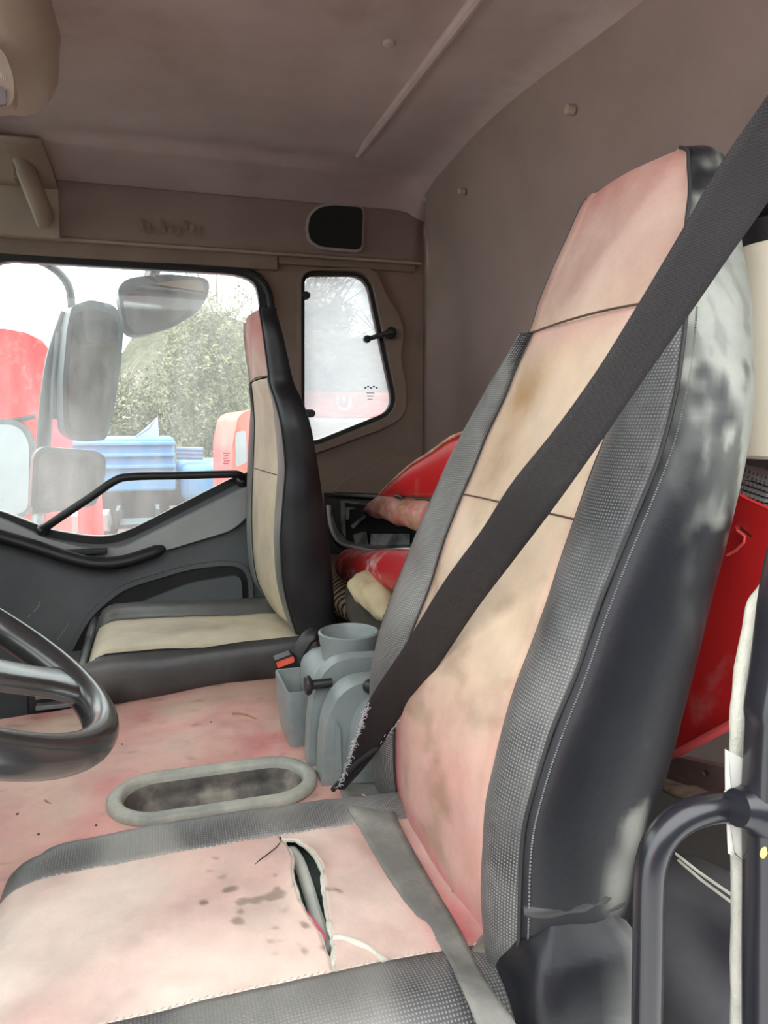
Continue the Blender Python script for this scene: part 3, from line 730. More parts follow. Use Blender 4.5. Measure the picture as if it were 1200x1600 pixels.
for k, (zz, rr0, x0_) in enumerate(((.597,.010,.300),(.588,.008,.312))):
    pth = bez2([V(x0_, .546, zz-.006), V(x0_+.02, .539, zz-.003+.002*k), V(x0_+.05, .535, zz), V(x0_+.08, .537, zz+.004-.004*k), V(.408, .552, zz+.003)], 6)
    MB().tube(pth, [rr0*(.35+.65*math.sin(math.pi*min(1, (i+1)/(len(pth)+1))))*(1+.35*nz(p, 60)) for i, p in enumerate(pth)], 12, flat=.8).make('gathered_vinyl', M['blackvinyl'], seat, tint=lambda v: mixc(BLK, DUSTY, .10))

# passenger seat ------------------------------------------------------
def pfar(x, y): p = PY(x, y, 2.09); return p.x, p.z
Lf = [(399,489),(384,504),(386,537),(390,590),(391,642),(387,717),(385,785),(386,849),(391,897),(410,931),(431,954),(459,976)]
Np = [(412,490),(417,530),(423,575),(426,605),(436,639),(442,680),(447,725),(442,792),(438,849),(442,905),(453,961),(464,985)]
Re = [(442,485),(453,530),(466,590),(485,642),(500,717),(511,792),(521,856),(530,976),(531,1000)]
def prof_(pts, Y):
    P_ = [PY(x, y, Y) for x, y in pts]; P_.sort(key=lambda p: p.z)
    def f(z):
        if z <= P_[0].z: return P_[0].x
        if z >= P_[-1].z: return P_[-1].x
        for a, b in zip(P_, P_[1:]):
            if a.z <= z <= b.z: return lerp(a.x, b.x, (z-a.z)/(b.z-a.z))
    return f
fN, fF, fR = prof_(Np, 1.62), prof_(Lf, 2.09), prof_(Re, 1.60)
PT = []
for z in (.545,.58,.62,.67,.72,.77,.82,.87,.92,.97,1.02,1.07,1.11,1.14,1.17,1.21,1.24,1.262,1.274):
    h = sstep(1.03, 1.12, z)
    yn = lerp(1.62, 1.655, h)+.02*sstep(1.22,1.28,z); yf = lerp(2.09, 1.965, h)-.02*sstep(1.22,1.28,z)
    xf = lerp(fF(z), fN(z)-.004, h)
    PT.append((z, fN(z), xf, yn, yf, lerp(1.705, yn+.012, h), lerp(2.02, yf-.012, h), fR(z)-.004*0+(.0)))
def tp_ins(v): return mixc(lin((196,182,156)), lin((150,136,112)), .35*sstep(.1,.5,nz(v, 8, 2)))
def tp_head(v): return mixc(lin((186,154,138)), lin((168,76,70)), .9*sstep(1.14,1.25,v.z)*(1-sstep(1.66,1.85,v.y)*.3))
def tp_side(v): return mixc(lin((26,26,28)), lin((66,66,66)), .3*sstep(.3,.8,.5+nz(v,8,3)))
def tp_perf(v): return mixc(lin((88,88,86)), lin((120,120,112)), .5+nz(v, 6, 1))
ps_ = empty('passenger_seat', V(.15,1.86,.12), 'smaller-looking passenger seat beside the far door, cream centre panels and black sides', 'seat', 'cab seats')
seat_back(ps_, PT, 1.125, tp_ins, tp_head, tp_side, tp_perf, bulge=.004, seams=(.90,))
# passenger cushion
PX0, PX1, PY0, PY1 = -.15, .34, 1.605, 2.04; psn, psf = 1.705, 1.875
def pz(x, y):
    z = .540-.012*sstep(-.1,.3,x)+.014*sstep(1.88,1.94,y)
    for d, rr in ((x-PX0, .05), (y-PY0, .045), (PY1-y, .05)):
        if d < rr: z -= rr*(1-math.sqrt(max(0, 1-((rr-d)/rr)**2)))*.9
    return z+.004*nz((x, y, 8), 10)+.002*nz((x, y, 2), 30)
def psheet(a, b, n): return [[V(x, lerp(a, b, k/n), pz(x, lerp(a, b, k/n))) for x in xs(PX0, PX1, 36)] for k in range(n+1)]
grid('cushion_panel', psheet(PY0+.022, psf, 18), M['vinyl'], ps_, tint=lambda v: mixc(lin((190,180,154)), lin((150,138,116)), .5*sstep(.1,.5,nz(v,9,5))), solid=.004, off=-1, flip=True)
grid('cushion_bolster', psheet(psf, PY1, 10), M['blackvinyl'], ps_, tint=lambda v: lin((86,86,84)), solid=.004, off=-1, flip=True)
edge = [V(x, PY0+.022, pz(x, PY0+.022)+.001) for x in xs(PX1, PX0, 24)]+[V(PX0, y, pz(PX0, y)+.001) for y in xs(PY0+.022, PY1, 24)][1:]+[V(x, PY1, pz(x, PY1)) for x in xs(PX0, PX1, 24)][1:]
rows = [edge]
for (o, dz) in ((.012,-.008),(.022,-.03),(.028,-.07),(.024,-.12),(.012,-.16),(-.02,-.19)):
    rows.append([V(p.x-(o if p.x < PX0+.03 else 0)+.003*nz(p+V(0,0,dz), 22), p.y-(o if p.y < PY0+.05 else (-o if p.y > PY1-.05 else 0))+.004*nz(p+V(0,0,dz), 14), max(.36, p.z*.25+.532*.75+dz*.62+.018*sstep(-.1,.3,p.x))) for p in edge])
grid('cushion_skirt', rows, M['blackvinyl'], ps_, tint=lambda v: mixc(lin((40,40,42)), lin((104,104,102)), .7*sstep(.1,.7,.4+nz(v,10,5))*(1-sstep(-.13,.0,v.x)*.5)))
MB().tube([p+V(0,-.002,.001) for p in edge[:25]], .0022, 6).make('piping', M['rubber'], ps_)
MB().box((PX0+.03,PY0+.04,0), (PX1,PY1-.04,.46)).make('seat_base', M['black'], ps_, bevel=.01)

# ------------------------------------------------------------------ engine cover between the seats
def ez(x, y):
    z = .452-.014*sstep(1.2,1.6,y)-.030*sstep(.12,-.25,x)*sstep(1.2,1.6,y)+.014*math.exp(-((x-.2)/.2)**2)*sstep(1.3,1.55,y)-.01*sstep(-.2,-.5,x)
    d = math.hypot(x-.12, y-1.34)
    z += .006*math.exp(-((d-.045)/.018)**2)*.6+.006*math.exp(-(d/.03)**2)
    z += .004*nz((x, y, 4), 7)+.0015*nz((x, y, 9), 22)
    return z
hc = V(.074, 1.117); HL, HW = .082, .061      # opening: half straight length, half width
def inhole(x, y, g=0):
    dx = max(0, abs(x-hc.x)-HL); return math.hypot(dx, y-hc.y) < HW+g
def t_eng(v):
    k = .5+nz(v, 5, 2)+.4*nz(v, 16, 4)
    c = mixc(lin((206,156,146)), lin((196,112,112)), .8*sstep(.3,1.0,k))
    c = mixc(c, lin((200,182,160)), .6*sstep(.45,.95,.5+nz(v, 7, 12)+.25*sstep(1.4,1.6,v.y)))
    c = mixc(c, lin((172,84,74)), .7*(1-sstep(-.34,-.16,v.x))*(1-sstep(.86,1.10,v.y)))
    return mixc(c, lin((100,80,66)), .6*sstep(.4,.8,nz(v, 38, 6)+.15*sstep(1.5,1.62,v.y)))
ec = empty('engine_cover', V(0,1.25,0), 'faded dusty pink engine cover between the two seats, with a ringed oval opening', 'engine cover')
ox0, ox1, oy0, oy1 = -.62, .44, .90, 1.665
angs = sorted([2*math.pi*k/200 for k in range(200)]+[math.atan2(cy_-hc.y, cx_-hc.x) % (2*math.pi) for cx_ in (ox0, ox1) for cy_ in (oy0, oy1)])
def hit_rect(dx, dy):
    ts = []
    if dx > 1e-9: ts.append((ox1-hc.x)/dx)
    if dx < -1e-9: ts.append((ox0-hc.x)/dx)
    if dy > 1e-9: ts.append((oy1-hc.y)/dy)
    if dy < -1e-9: ts.append((oy0-hc.y)/dy)
    return min(ts)
def hit_stad(dx, dy, r):
    lo, hi = 0, 1
    for _ in range(30):
        m_ = (lo+hi)/2
        if math.hypot(max(0, abs(dx*m_)-HL), dy*m_) < r: lo = m_
        else: hi = m_
    return lo
rows = [[] for _ in range(44)]
for a in angs:
    dx, dy = math.cos(a), math.sin(a); t0, t1 = hit_stad(dx, dy, HW+.004), hit_rect(dx, dy)
    for i in range(44):
        t = lerp(t0, t1, (i/43)**1.1); x, y = hc.x+dx*t, hc.y+dy*t; rows[i].append(V(x, y, ez(x, y)))
rows.append([V(p.x, p.y, p.z-.05) for p in rows[-1]]); rows.append([V(p.x, p.y, .02) for p in rows[-1]])
grid('cover_shell', rows, M['cover'], ec, closed=True, tint=t_eng, auto=.9)
def stad(r, n=48, hl=HL):
    o = []
    for k in range(n):
        a = 2*math.pi*k/n; ca, sa = math.cos(a), math.sin(a); o.append((hc.x+(hl if ca > 1e-9 else -hl if ca < -1e-9 else 0)+r*ca, hc.y+r*sa))
    return o
rg = []
for (r, z) in ((HW+.016,.452),(HW+.016,.460),(HW+.012,.4635),(HW+.002,.465),(HW-.004,.463),(HW-.007,.458),(HW-.008,.43)):
    rg.append([V(x, y, z+.002) for x, y in stad(r)])
grid('opening_ring', rg, mat('dusty_grey_ring', lin((128,132,126)), lin((156,158,146)), 14, .55, bs=120, bump=.4, dust=.5, dc=lin((196,192,176)), ds=18, dl=(.45,.7)), ec, closed=True)
rg = []
for (r, z) in ((HW-.009,.455),(HW-.012,.44),(HW-.010,.425),(HW-.017,.42),(HW-.014,.405),(HW-.022,.40),(HW-.020,.38),(HW-.030,.33),(.004,.325)):
    rg.append([V(x, y, z) for x, y in stad(max(r,.003), hl=HL if r > .01 else HL-.02)])
grid('inner_boot', rg, mat('dusty_rubber_boot', lin((52,50,48)), lin((120,112,104)), 18, .6, bs=80, bump=.5, dust=.6, dc=lin((176,168,150)), ds=16, dl=(.5,.7)), ec, closed=True)

# ------------------------------------------------------------------ cup holder console
cs = empty('cup_holder_console', V(.29,1.2,.45), 'grey plastic console with cup ring and side bin between the seats', 'console')
cc = PY(545,990,1.30)
MB().lathe([(.046,-.20),(.050,-.04),(.056,-.004),(.057,.004),(.053,.006),(.050,.001),(.047,-.05),(.045,-.10),(0,-.10)], cc, n=40).make('cup_ring', M['grey'], cs)
# stepped shoulder body
def sbox(x0, x1, y0, y1, z0, z1, r_=.012, tp=0.0, slx=0, dome=0, n=14):
    rows = []
    for i in range(n+1):
        t = i/n; z = lerp(z0, z1, t); e = 0
        if dome and t > 1-dome: q = (t-(1-dome))/dome; e = 1-math.sqrt(max(.0, 1-q*q*.98))
        s = tp*t; cx, cy = (x0+x1)/2+slx*t, (y0+y1)/2; hx, hy = (x1-x0)/2*(1-s)*(1-e*.8), (y1-y0)/2*(1-s)*(1-e*.35); ring = []
        for k in range(32):
            a = 2*math.pi*k/32; ca, sa = math.cos(a), math.sin(a); p = .35
            ring.append(V(cx+hx*math.copysign(abs(ca)**p, ca), cy+hy*math.copysign(abs(sa)**p, sa), z))
        rows.append(ring)
    c = V(rows[-1][0].x*.5+rows[-1][16].x*.5, (y0+y1)/2, z1); rows.append([lerp(p, c, .6)+V(0,0,.001) for p in rows[-1]]); rows.append([lerp(p, c, .97)+V(0,0,.001) for p in rows[-1]])
    return rows
grid('rear_body', sbox(.255,.42,1.20,1.40,.44,.595,dome=.25), M['grey'], cs, closed=True, flip=True)
# arched holder nearest the camera, profile extruded along Y
def arch(x0, x1, z0, z1, y0, y1, nm, lean=0, m=None):
    pr = [(x0-.004, z0), (x0, z0+(z1-z0)*.45), (x0+.006, z0+(z1-z0)*.68), (x0+.022, z0+(z1-z0)*.88), (x0+.045, z1-.004), (x0+.07, z1), (x1, z1-.004), (x1, z0)]
    pr = roundpoly(pr, .012, 4)
    MB().plate(pr, [], lambda u, v, d: V(u, y0+d+lean*(v-z0), v), y1-y0).make(nm, m or M['grey'], cs, bevel=.009)
arch(.240,.40,.44,.615,1.085,1.135,'arched_front')
arch(.264,.40,.44,.600,1.136,1.157,'slot_lining', m=M['black'])
arch(.232,.40,.44,.632,1.158,1.192,'arched_rib')
arch(.275,.40,.44,.600,1.05,1.09,'front_bracket')
a0 = PY(522,1140,1.08)
MB().plate(roundpoly([(a0.x,.455),(a0.x+.012,.455),(a0.x+.010,.545),(a0.x+.003,.56)], .003), [], lambda u, v, d: V(u, 1.079+d, v), .01).make('moulded_rib', M['grey'], cs, bevel=.002)
# open side bin
bo = [PY(x, y, 1.235) for x, y in ((440,1052),(470,1040),(492,1040))]
binp = MB()
X0, X1, Y0_, Y1_, Z0, Z1 = .207,.268,1.235,1.370,.450,.553
outer = roundpoly([(X0,Y0_+.0),(X1,Y0_),(X1,Y1_),(X0,Y1_)], .012, 4); inner = inset(outer, .005)
rows = [[V(lerp(x, .24, .22), lerp(y, 1.30, .12), Z0) for x, y in outer], [V(lerp(x, .24, .10), lerp(y,1.30,.05), Z0+.035) for x, y in outer], [V(x, y, Z0+.055) for x, y in outer], [V(x, y, Z1) for x, y in outer], [V(x, y, Z1) for x, y in inner], [V(x, y, Z0+.06) for x, y in inner], [V(lerp(x,.236,.97), lerp(y,1.31,.97), Z0+.06) for x, y in inner]]
grid('side_bin', rows, M['grey'], cs, closed=True, flip=True, auto=.8)
k0 = PY(479,1071,1.146); k1 = PY(520,1066,1.146)
ax = (k1-k0).normalized()
MB().lathe([(0,-.002),(.014,-.002),(.0165,.002),(.015,.006),(.008,.010),(.0075,.042)], k0, ax, 24).make('lever_knob', M['black'], cs)
MB().blob(PY(578,1072,1.08), (.012,.01,.012), 8, 0).make('catch', M['black'], cs)

# seat belt buckle with red button
bk = empty('belt_buckle', PZ(470,1075,.46), 'black seat belt buckle with a bright red release button', 'seat belt buckle')
b0 = [PY(x, y, 1.42) for x, y in ((497,992),(484,994),(472,1010),(462,1032))]
MB().tube(bez2(b0+[PY(452,1062,1.42)], 6), [.009,.012,.014]+[.016]*22, 12, flat=.55).make('stalk', M['black'], bk)
q = [(PY(x, y, 1.40).x, PY(x, y, 1.40).z) for x, y in ((429,1032),(456,1022),(462,1030),(463,1052),(437,1062))]
bkb = MB().plate(roundpoly(q, .003), [], lambda u, v, d: V(u, 1.400+d, v), .028).make('buckle_body', M['black'], bk, bevel=.004)
q = [(PY(x, y, 1.395).x, PY(x, y, 1.395).z) for x, y in ((432,1036),(459,1026),(460,1034),(434,1044))]
MB().plate(roundpoly(q, .002), [], lambda u, v, d: V(u, 1.394+d, v), .012).make('release_button', M['redbtn'], bkb, bevel=.002)

# ------------------------------------------------------------------ seat belt
sb = empty('seat_belt', PZ(530,1235,.5), 'seat belt slanting across the driver seat, dark brown above, dusty grey over the cushion', 'seat belt')
def ribbon(name, pairs, m, n=7, cols=6, th=.0016, **k):
    A = bez2([p[0] for p in pairs], n); B = bez2([p[1] for p in pairs], n)
    return grid(name, [[lerp(a, b, j/cols) for j in range(cols+1)] for a, b in zip(A, B)], m, sb, solid=th, **k)
bp = [((1262,52),(1330,110),.36),((1196,154),(1262,215),.40),((1125,258),(1204,308),.43),((1067,358),(1138,402),.455),((1000,471),(1067,505),.485),((933,579),(996,606),.515),((867,671),(928,705),.545),
      ((799,756),(862,797),.585),((750,832),(805,872),.64),((691,913),(745,951),.71),((631,1011),(682,1044),.80),((574,1100),(622,1124),.90),((551,1176),(580,1186),.975),((526,1231),(536,1236),1.0)]
def frontx(Y, z):
    r = min(Rw, key=lambda q: abs(q[0]-z)); return lerp(r[1], r[2], .5)
prs = []
for L_, R_, Y in bp:
    a, b = PY(*L_, Y), PY(*R_, Y-.004)
    prs.append((a, b))
ribbon('shoulder_webbing', prs, M['beltdark'])
lp_ = [((528,1226),(600,1222)), ((540,1255),(616,1268)), ((560,1292),(640,1318)), ((590,1345),(680,1388)), ((640,1418),(716,1448)), ((690,1482),(748,1512))]
prs = []
for a, b in lp_:
    A, B = PZ(*a, .512), PZ(*b, .512); A.z = max(.47, cush_z(A.x, min(A.y, CY1)))+.004; B.z = max(.47, cush_z(B.x, min(B.y, CY1)))+.004
    A = PZ(*a, A.z); B = PZ(*b, B.z); prs.append((A, B))
prs += [(PY(722,1545,.545), PY(778,1560,.535)), (PY(752,1620,.518), PY(822,1628,.505)), (PY(790,1720,.50), PY(850,1720,.492))]
ribbon('lap_webbing', prs, M['beltgrey'])
# frayed fibres at the lower end
fr_ = random.Random(5)
for (a, b, n_) in (((574,1103),(530,1230),100),((625,1126),(575,1186),50)):
    fz = MB(); ed = []
    for i in range(n_):
        t = i/n_; x = lerp(a[0], b[0], t)+fr_.uniform(-3,3); y = lerp(a[1], b[1], t); p = PY(x, y, lerp(.895,.985,t)); ed.append(p)
        d = V(fr_.uniform(-1,1), fr_.uniform(-.6,.2), fr_.uniform(-1,1))*.005; fz.tube([p, p+d*.6+V(0,0,fr_.uniform(-.002,.002)), p+d], .0006, 3)
    fz.tube(ed, .0008, 4); fz.make('frayed_edge', M['fray'], sb)
tg = MB().tube([PY(520,1234,1.0), PY(560,1190,.97), PY(600,1160,.95)], .004, 8); tg.make('fold_edge', M['black'], sb)

# ------------------------------------------------------------------ steering wheel
swc = V(-.247,.744,.85); tl = .589; u0 = V(math.cos(tl),0,-math.sin(tl)); v0 = V(0,math.cos(-.116),math.sin(-.116)); v0 = (v0-u0*u0.dot(v0)).normalized(); nn = u0.cross(v0)
sw = empty('steering_wheel', swc-V(0,0,.12), 'black plastic steering wheel with worn shiny rim at the left edge', 'steering wheel')
def WP(a, r, h=0): return swc+u0*(math.cos(a)*r)+v0*(math.sin(a)*r)+nn*h
rows = []
for i in range(97):
    a = 2*math.pi*i/96; ring = []
    for k in range(20):
        b = 2*math.pi*k/20; ring.append(WP(a, .227+.0165*math.cos(b), .0185*math.sin(b)))
    rows.append(ring)
grid('rim', rows, M['gloss'], sw, closed=True, auto=1.2)
def spoke(a0, a1, w0, w1, h0):
    rows = []
    for i in range(13):
        t = i/12; r = lerp(.055, .222, t); w_ = lerp(w0, w1, t)+.018*max(0, t-.75)*4*.9; a = lerp(a0, a1, t); row = []
        for k in range(16):
            b = 2*math.pi*k/16; cb, sb_ = math.cos(b), math.sin(b)
            off = math.copysign(abs(cb)**.6, cb)*w_; row.append(WP(a, r, h0*(1-t)+.010*math.copysign(abs(sb_)**.6, sb_))+(-u0*math.sin(a)+v0*math.cos(a))*off)
        rows.append(row)
    grid('spoke', rows, M['gloss'], sw, closed=True, auto=1.0)
for (a0, a1) in ((.42,.50), (-.95,-.95), (math.pi-.42,math.pi-.50), (math.pi+.95,math.pi+.95)): spoke(a0, a1, .036, .024, -.02)
MB().blob(swc-nn*.028, (.10,.10,.03), 20, 0, M=Matrix((u0, v0, nn)).transposed(), pw=.75).make('hub', M['gloss'], sw)
MB().lathe([(.03,0),(.035,-.25),(.04,-.45)], swc-nn*.03, nn, 20).make('column', M['black'], sw)

# ------------------------------------------------------------------ junk behind the seats
bb = MB().box((.50,.42,0), (.80,2.20,.46)); o = bb.make('rear_bench_box', M['floor'], bevel=.01); tag(o, 'dark storage box along the rear wall under the scrap panels', 'storage box')
# red fender with rusty rolled lip
rfn = empty('fender', PX(640,835,.56), 'red fender panel with a rusty scuffed rolled lip, between the two seats', 'fender')
def fo(u, v, d): return V(.55+d+.10*(1.95-u)*0, u, v)
F_ = [(574,800),(600,768),(640,731),(672,710),(700,690),(720,680),(800,655)]
uo = [PX(x, y, .55) for x, y in F_]
lo_ = [PX(x, y, .55) for x, y in ((598,790),(612,778),(640,776),(660,777),(690,777),(720,777),(800,777))]
rows = [[lerp(a, b, k/8)+V(-.012*math.sin(math.pi*k/8),0,0) for k in range(9)] for a, b in zip(uo, lo_)]
rows = [[Vector(q) for q in r] for r in zip(*[bez2(list(c), 4) for c in zip(*rows)])]
grid('panel', rows, M['red'], rfn, solid=.004)
MB().tube([p+V(-.003,0,.002) for p in bez2(uo, 5)], .0035, 8).make('bent_edge', M['redrust'], rfn)
rows = []
for i in range(28):
    t = i/27; y_ = lerp(PX(571,818,.55).y, 1.05, t); e = min(1, t*4.5+.08)**.6; zc = lerp(PX(640,806,.55).z-.004,PX(680,806,.55).z,t); hh = .033*e; zc -= .033*(1-e)
    ring = []
    for k in range(20):
        a = 2*math.pi*k/20; ring.append(V(  .552+.030*math.cos(a)*e+.006*nz((y_*6, a, 0), 3), y_+.01*nz((y_*9, a*2, 1), 2), zc+hh*math.sin(a)+.01*nz((y_*5, a, 5), 2)))
    rows.append(ring)
grid('rolled_lip', rows, M['redrust'], rfn, closed=True)
MB().blob(PX(622,776,.535), (.006,.030,.004), 10, .5, 60).make('torn_hole', M['black'], rfn)
# second red piece
r2 = MB()
pts = bez2([PX(546,880,.50), PX(560,888,.50), PX(590,890,.50), PX(625,892,.50), PX(680,900,.50)], 5)
r2.tube(pts, [.03,.042]+[.047]*(len(pts)-2), 16); o = r2.make('scrap_sheet', mat('scratched_red_paint', lin((190,44,48)), lin((168,30,36)), 5, .4, dust=.8, dc=lin((220,196,190)), ds=16, dl=(.52,.66), bs=80, bump=.2)); tag(o, 'short rounded red metal sheet with white scratches, under the black tray', 'scrap metal')
# black tray with white film liner
tr = empty('storage_tray', PX(580,862,.56), 'black plastic tray lined with torn white film, left of the rusty red fender', 'tray')
def XP(x, y, o=0): return PX(x, y, .503+.00075*(x-508)+o)
rows = [[XP(x, lerp(772+.07*(x-508), 866, k/6)) for k in range(7)] for x in (508,530,560,590,620,650,680,705)]
grid('back_panel', rows, M['black'], tr, solid=.006)
MB().tube([XP(x, 772+.07*(x-508), -.004) for x in (508,560,610,660,705)], .005, 8).make('rim', M['black'], tr)
e_ = bez2([XP(513,790,-.008), XP(517,822,-.012), XP(530,848,-.02), XP(560,858,-.03), XP(592,863,-.045), XP(640,860,-.06), XP(690,868,-.07)], 6)
MB().tube(e_, .0085, 8, flat=.6).make('film_edge', M['white'], tr)
MB().tube([p+V(.0,0,-.016) for p in e_], .010, 8).make('lower_edge', M['black'], tr)
grid('film_sheet', [[p+V(.0,0,0) for p in e_], [p+V(.06,.03,.01) for p in e_]], mat('grey_film', lin((150,150,146)), lin((60,60,60)), 9, .35), tr, solid=.001)
def scr(name, poly, m, X=0):
    P_ = [XP(x, y, -.007) for x, y in poly]; n = len(P_); obj(name, P_, [tuple(range(n))], m, tr, smooth=False, solid=.0015)
fm = mat('torn_white_film', lin((186,188,184)), lin((52,54,56)), 16, .4)
scr('film_scrap', [(552,835),(572,830),(576,856),(556,854)], fm); scr('film_scrap', [(580,834),(640,834),(640,858),(578,856)], fm)
scr('film_scrap', [(532,782),(538,783),(540,840),(534,830)], fm); scr('film_scrap', [(538,782),(584,788),(584,791),(538,785)], fm); scr('film_scrap', [(548,822),(570,804),(572,808),(552,826)], fm)
scr('film_scrap', [(540,792),(556,794),(556,796),(546,796),(545,812),(541,812)], fm)
# cloth bundle
sm_ = mat('striped_basket_weave', lin((214,196,160)), None, rough=.8)
n_ = sm_.node_tree; wv = n_.nodes.new('ShaderNodeTexWave'); wv.inputs['Scale'].default_value = 26; wv.inputs['Distortion'].default_value = 1.5; wv.bands_direction = 'Y'
tcx = n_.nodes.new('ShaderNodeTexCoord'); cr = n_.nodes.new('ShaderNodeValToRGB'); cr.color_ramp.elements[0].color = (*lin((96,62,36)),1); cr.color_ramp.elements[1].color = (*lin((222,206,172)),1); cr.color_ramp.elements[0].position = .25; cr.color_ramp.elements[1].position = .5
n_.links.new(tcx.outputs['Object'], wv.inputs[0]); n_.links.new(wv.outputs[0], cr.inputs[0]); n_.links.new(cr.outputs[0], n_.nodes['Principled BSDF'].inputs['Base Color'])
o = MB().blob(PX(540,930,.50), (.06,.10,.05), 18, .2, 12, Matrix.Rotation(.35,3,'X')).make('woven_mat', sm_); tag(o, 'crumpled striped straw mat beside the passenger backrest', 'mat')
o = MB().blob(PX(590,926,.46), (.05,.10,.034), 18, .35, 16, Matrix.Rotation(.30,3,'X')).make('cloth_bundle', mat('cream_cloth', lin((206,192,158)), lin((150,134,100)), 9, .8, bs=60, bump=.5)); tag(o, 'cream cloth bundle right of the striped straw mat', 'cloth')
o = MB().blob(PX(575,955,.44), (.05,.11,.026), 18, .35, 16, Matrix.Rotation(.30,3,'X')).make('dark_cloth', M['darkcloth']); tag(o, 'dark crumpled cloth below the cream cloth bundle', 'cloth')

# right behind the driver's seat
rp_ = empty('bent_bonnet', PX(1120,1150,.62), 'large flat red bonnet sheet standing behind the driver seat, slot near its top', 'bonnet')
RPo = [(1152,772),(1162,778),(1200,795),(1290,830),(1290,1060),(1200,1104),(1145,1133),(1062,1178),(1030,1195),(1010,1150),(1085,900)]
rpP = [PX(x, y, .62) for x, y in RPo]; slot = [PX(x, y, .62) for x, y in ((1149,822),(1153,820),(1174,836),(1173,841),(1166,840),(1150,827))]
MB().plate([(p.y, p.z) for p in rpP], [[(p.y, p.z) for p in slot]], lambda u, v, d: V(.62+d, u, v), .006).make('sheet', M['red'], rp_, bevel=.0015)
MB().tube([PX(1136,868,.616), PX(1150,860,.616), PX(1162,848,.616), PX(1164,838,.616), PX(1152,829,.616)], .0016, 6).make('pressed_line', mat('bright_red_edge', lin((226,92,92)), None, rough=.4), rp_)
MB().tube([PX(1030,1193,.612), PX(1062,1175,.612), PX(1145,1130,.612), PX(1200,1101,.612), PX(1290,1058,.612)], .005, 8).make('lower_flange', bpy.data.materials['bright_red_edge'], rp_)
o = MB().plate(roundpoly([(p.y, p.z) for p in [PX(x, y, .60) for x, y in ((1020,1200),(1060,1183),(1136,1200),(1190,1208),(1190,1250),(1136,1238),(1050,1232),(1020,1225))]], .003), [[(p.y, p.z) for p in [PX(x, y, .60) for x, y in ((1096,1204),(1104,1203),(1108,1212),(1101,1213))]]], lambda u, v, d: V(.60+d, u, v), .012).make('metal_bracket', M['rust'], bevel=.002); tag(o, 'brown rusty steel bracket with one hole, under the large red bonnet sheet', 'bracket')
o = MB().blob(PX(1090,1244,.59), (.02,.08,.008), 10, .5, 40, Matrix.Rotation(-.2,3,'X')).make('rope_scrap', mat('frayed_brown_rope', lin((120,98,78)), lin((60,48,40)), 60, .9)); tag(o, 'frayed brown scrap lying under the rusty bracket', 'scrap')
gp = [(p.y, p.z) for p in [PX(x, y, .70) for x, y in ((1152,700),(1176,700),(1200,716),(1290,760),(1290,840),(1152,790))]]
gri = empty('vent_grille', PX(1180,790,.70), 'black slotted grille above the red bonnet sheet at the right edge', 'grille')
holes = []
for i in range(7):
    for j in range(6):
        x = 1163+i*6.4+(j*-2.2); y = 732+j*8.5+i*2.2
        holes.append([(p.y, p.z) for p in [PX(a, b, .70) for a, b in ((x,y),(x+3.6,y+1),(x+2.2,y+6.2),(x-1.4,y+5.2))]])
MB().plate(gp, holes, lambda u, v, d: V(.70+d, u, v), .006).make('grille_face', M['doorlight'], gri, smooth=False)
MB().plate(gp, [], lambda u, v, d: V(.716+d, u, v), .006).make('backing', M['rubber'], gri, smooth=False)
MB().plate([(p.y, p.z) for p in [PX(x, y, .695) for x, y in ((1150,697),(1176,700),(1290,748),(1290,770),(1200,732),(1152,722))]], [], lambda u, v, d: V(.690+d, u, v), .02).make('grille_border', M['doorgrey'], gri, bevel=.003)
cb = empty('cream_cylinder', PX(1190,712,.74), 'tall cream metal canister with a black cap at the right edge behind the seat', 'canister')
c_t, c_b = PX(1166,412,.72), PX(1166,712,.72); rc_ = .07
cy = c_t.y-rc_
MB().lathe([(0,c_b.z),(rc_-.004,c_b.z),(rc_,c_b.z+.004),(rc_,c_t.z-.014),(rc_-.006,c_t.z),(rc_*.8,c_t.z+.006),(0,c_t.z+.006)], V(.72,cy,0), n=40).make('body', M['cream'], cb)
MB().lathe([(.058,c_t.z+.004),(.060,c_t.z+.03),(.05,c_t.z+.034),(0,c_t.z+.034)], V(.72,cy,0), n=32).make('cap', M['rubber'], cb)
o = MB().blob(V(.72,cy,c_t.z+.085), (.062,.072,.048), 14, .1, 10, pw=.7).make('folded_blanket', mat('grey_brown_blanket', lin((98,88,82)), lin((70,62,58)), 6, .9, bs=60, bump=.4)); tag(o, 'grey-brown folded blanket resting on the canister cap', 'blanket')
o = MB().box((.755,PX(1150,370,.765).y-.075,PX(1150,560,.76).z-.4), (.775,PX(1146,370,.765).y+.02,PX(1150,372,.76).z)).make('wooden_board', mat('red_brown_board', lin((140,72,48)), lin((108,54,36)), 5, .6), bevel=.002); tag(o, 'narrow red-brown board standing between seat and cream canister', 'board')
# black vinyl bolster and box low at the right
o = MB().blob(V(.57,.60,.415), (.10,.16,.085), 20, .1, 6, Matrix.Rotation(.0,3,'Z'), pw=.65).make('vinyl_cushion', M['blackvinyl'], tint=lambda v: mixc(lin((44,44,48)), lin((96,96,98)), .5+nz(v,9,3))); vc = tag(o, 'black vinyl cushion with double stitching, seen through the entry handle', 'cushion')
for k in range(2):
    A, B = PX(1056+4*k,1334+10*k,.47), PX(1146,1400+12*k,.47)
    MB().tube([A, lerp(A, B, .5)+V(-.004,0,.002), B], .0014, 5).make('stitching', M['stitch'], vc)

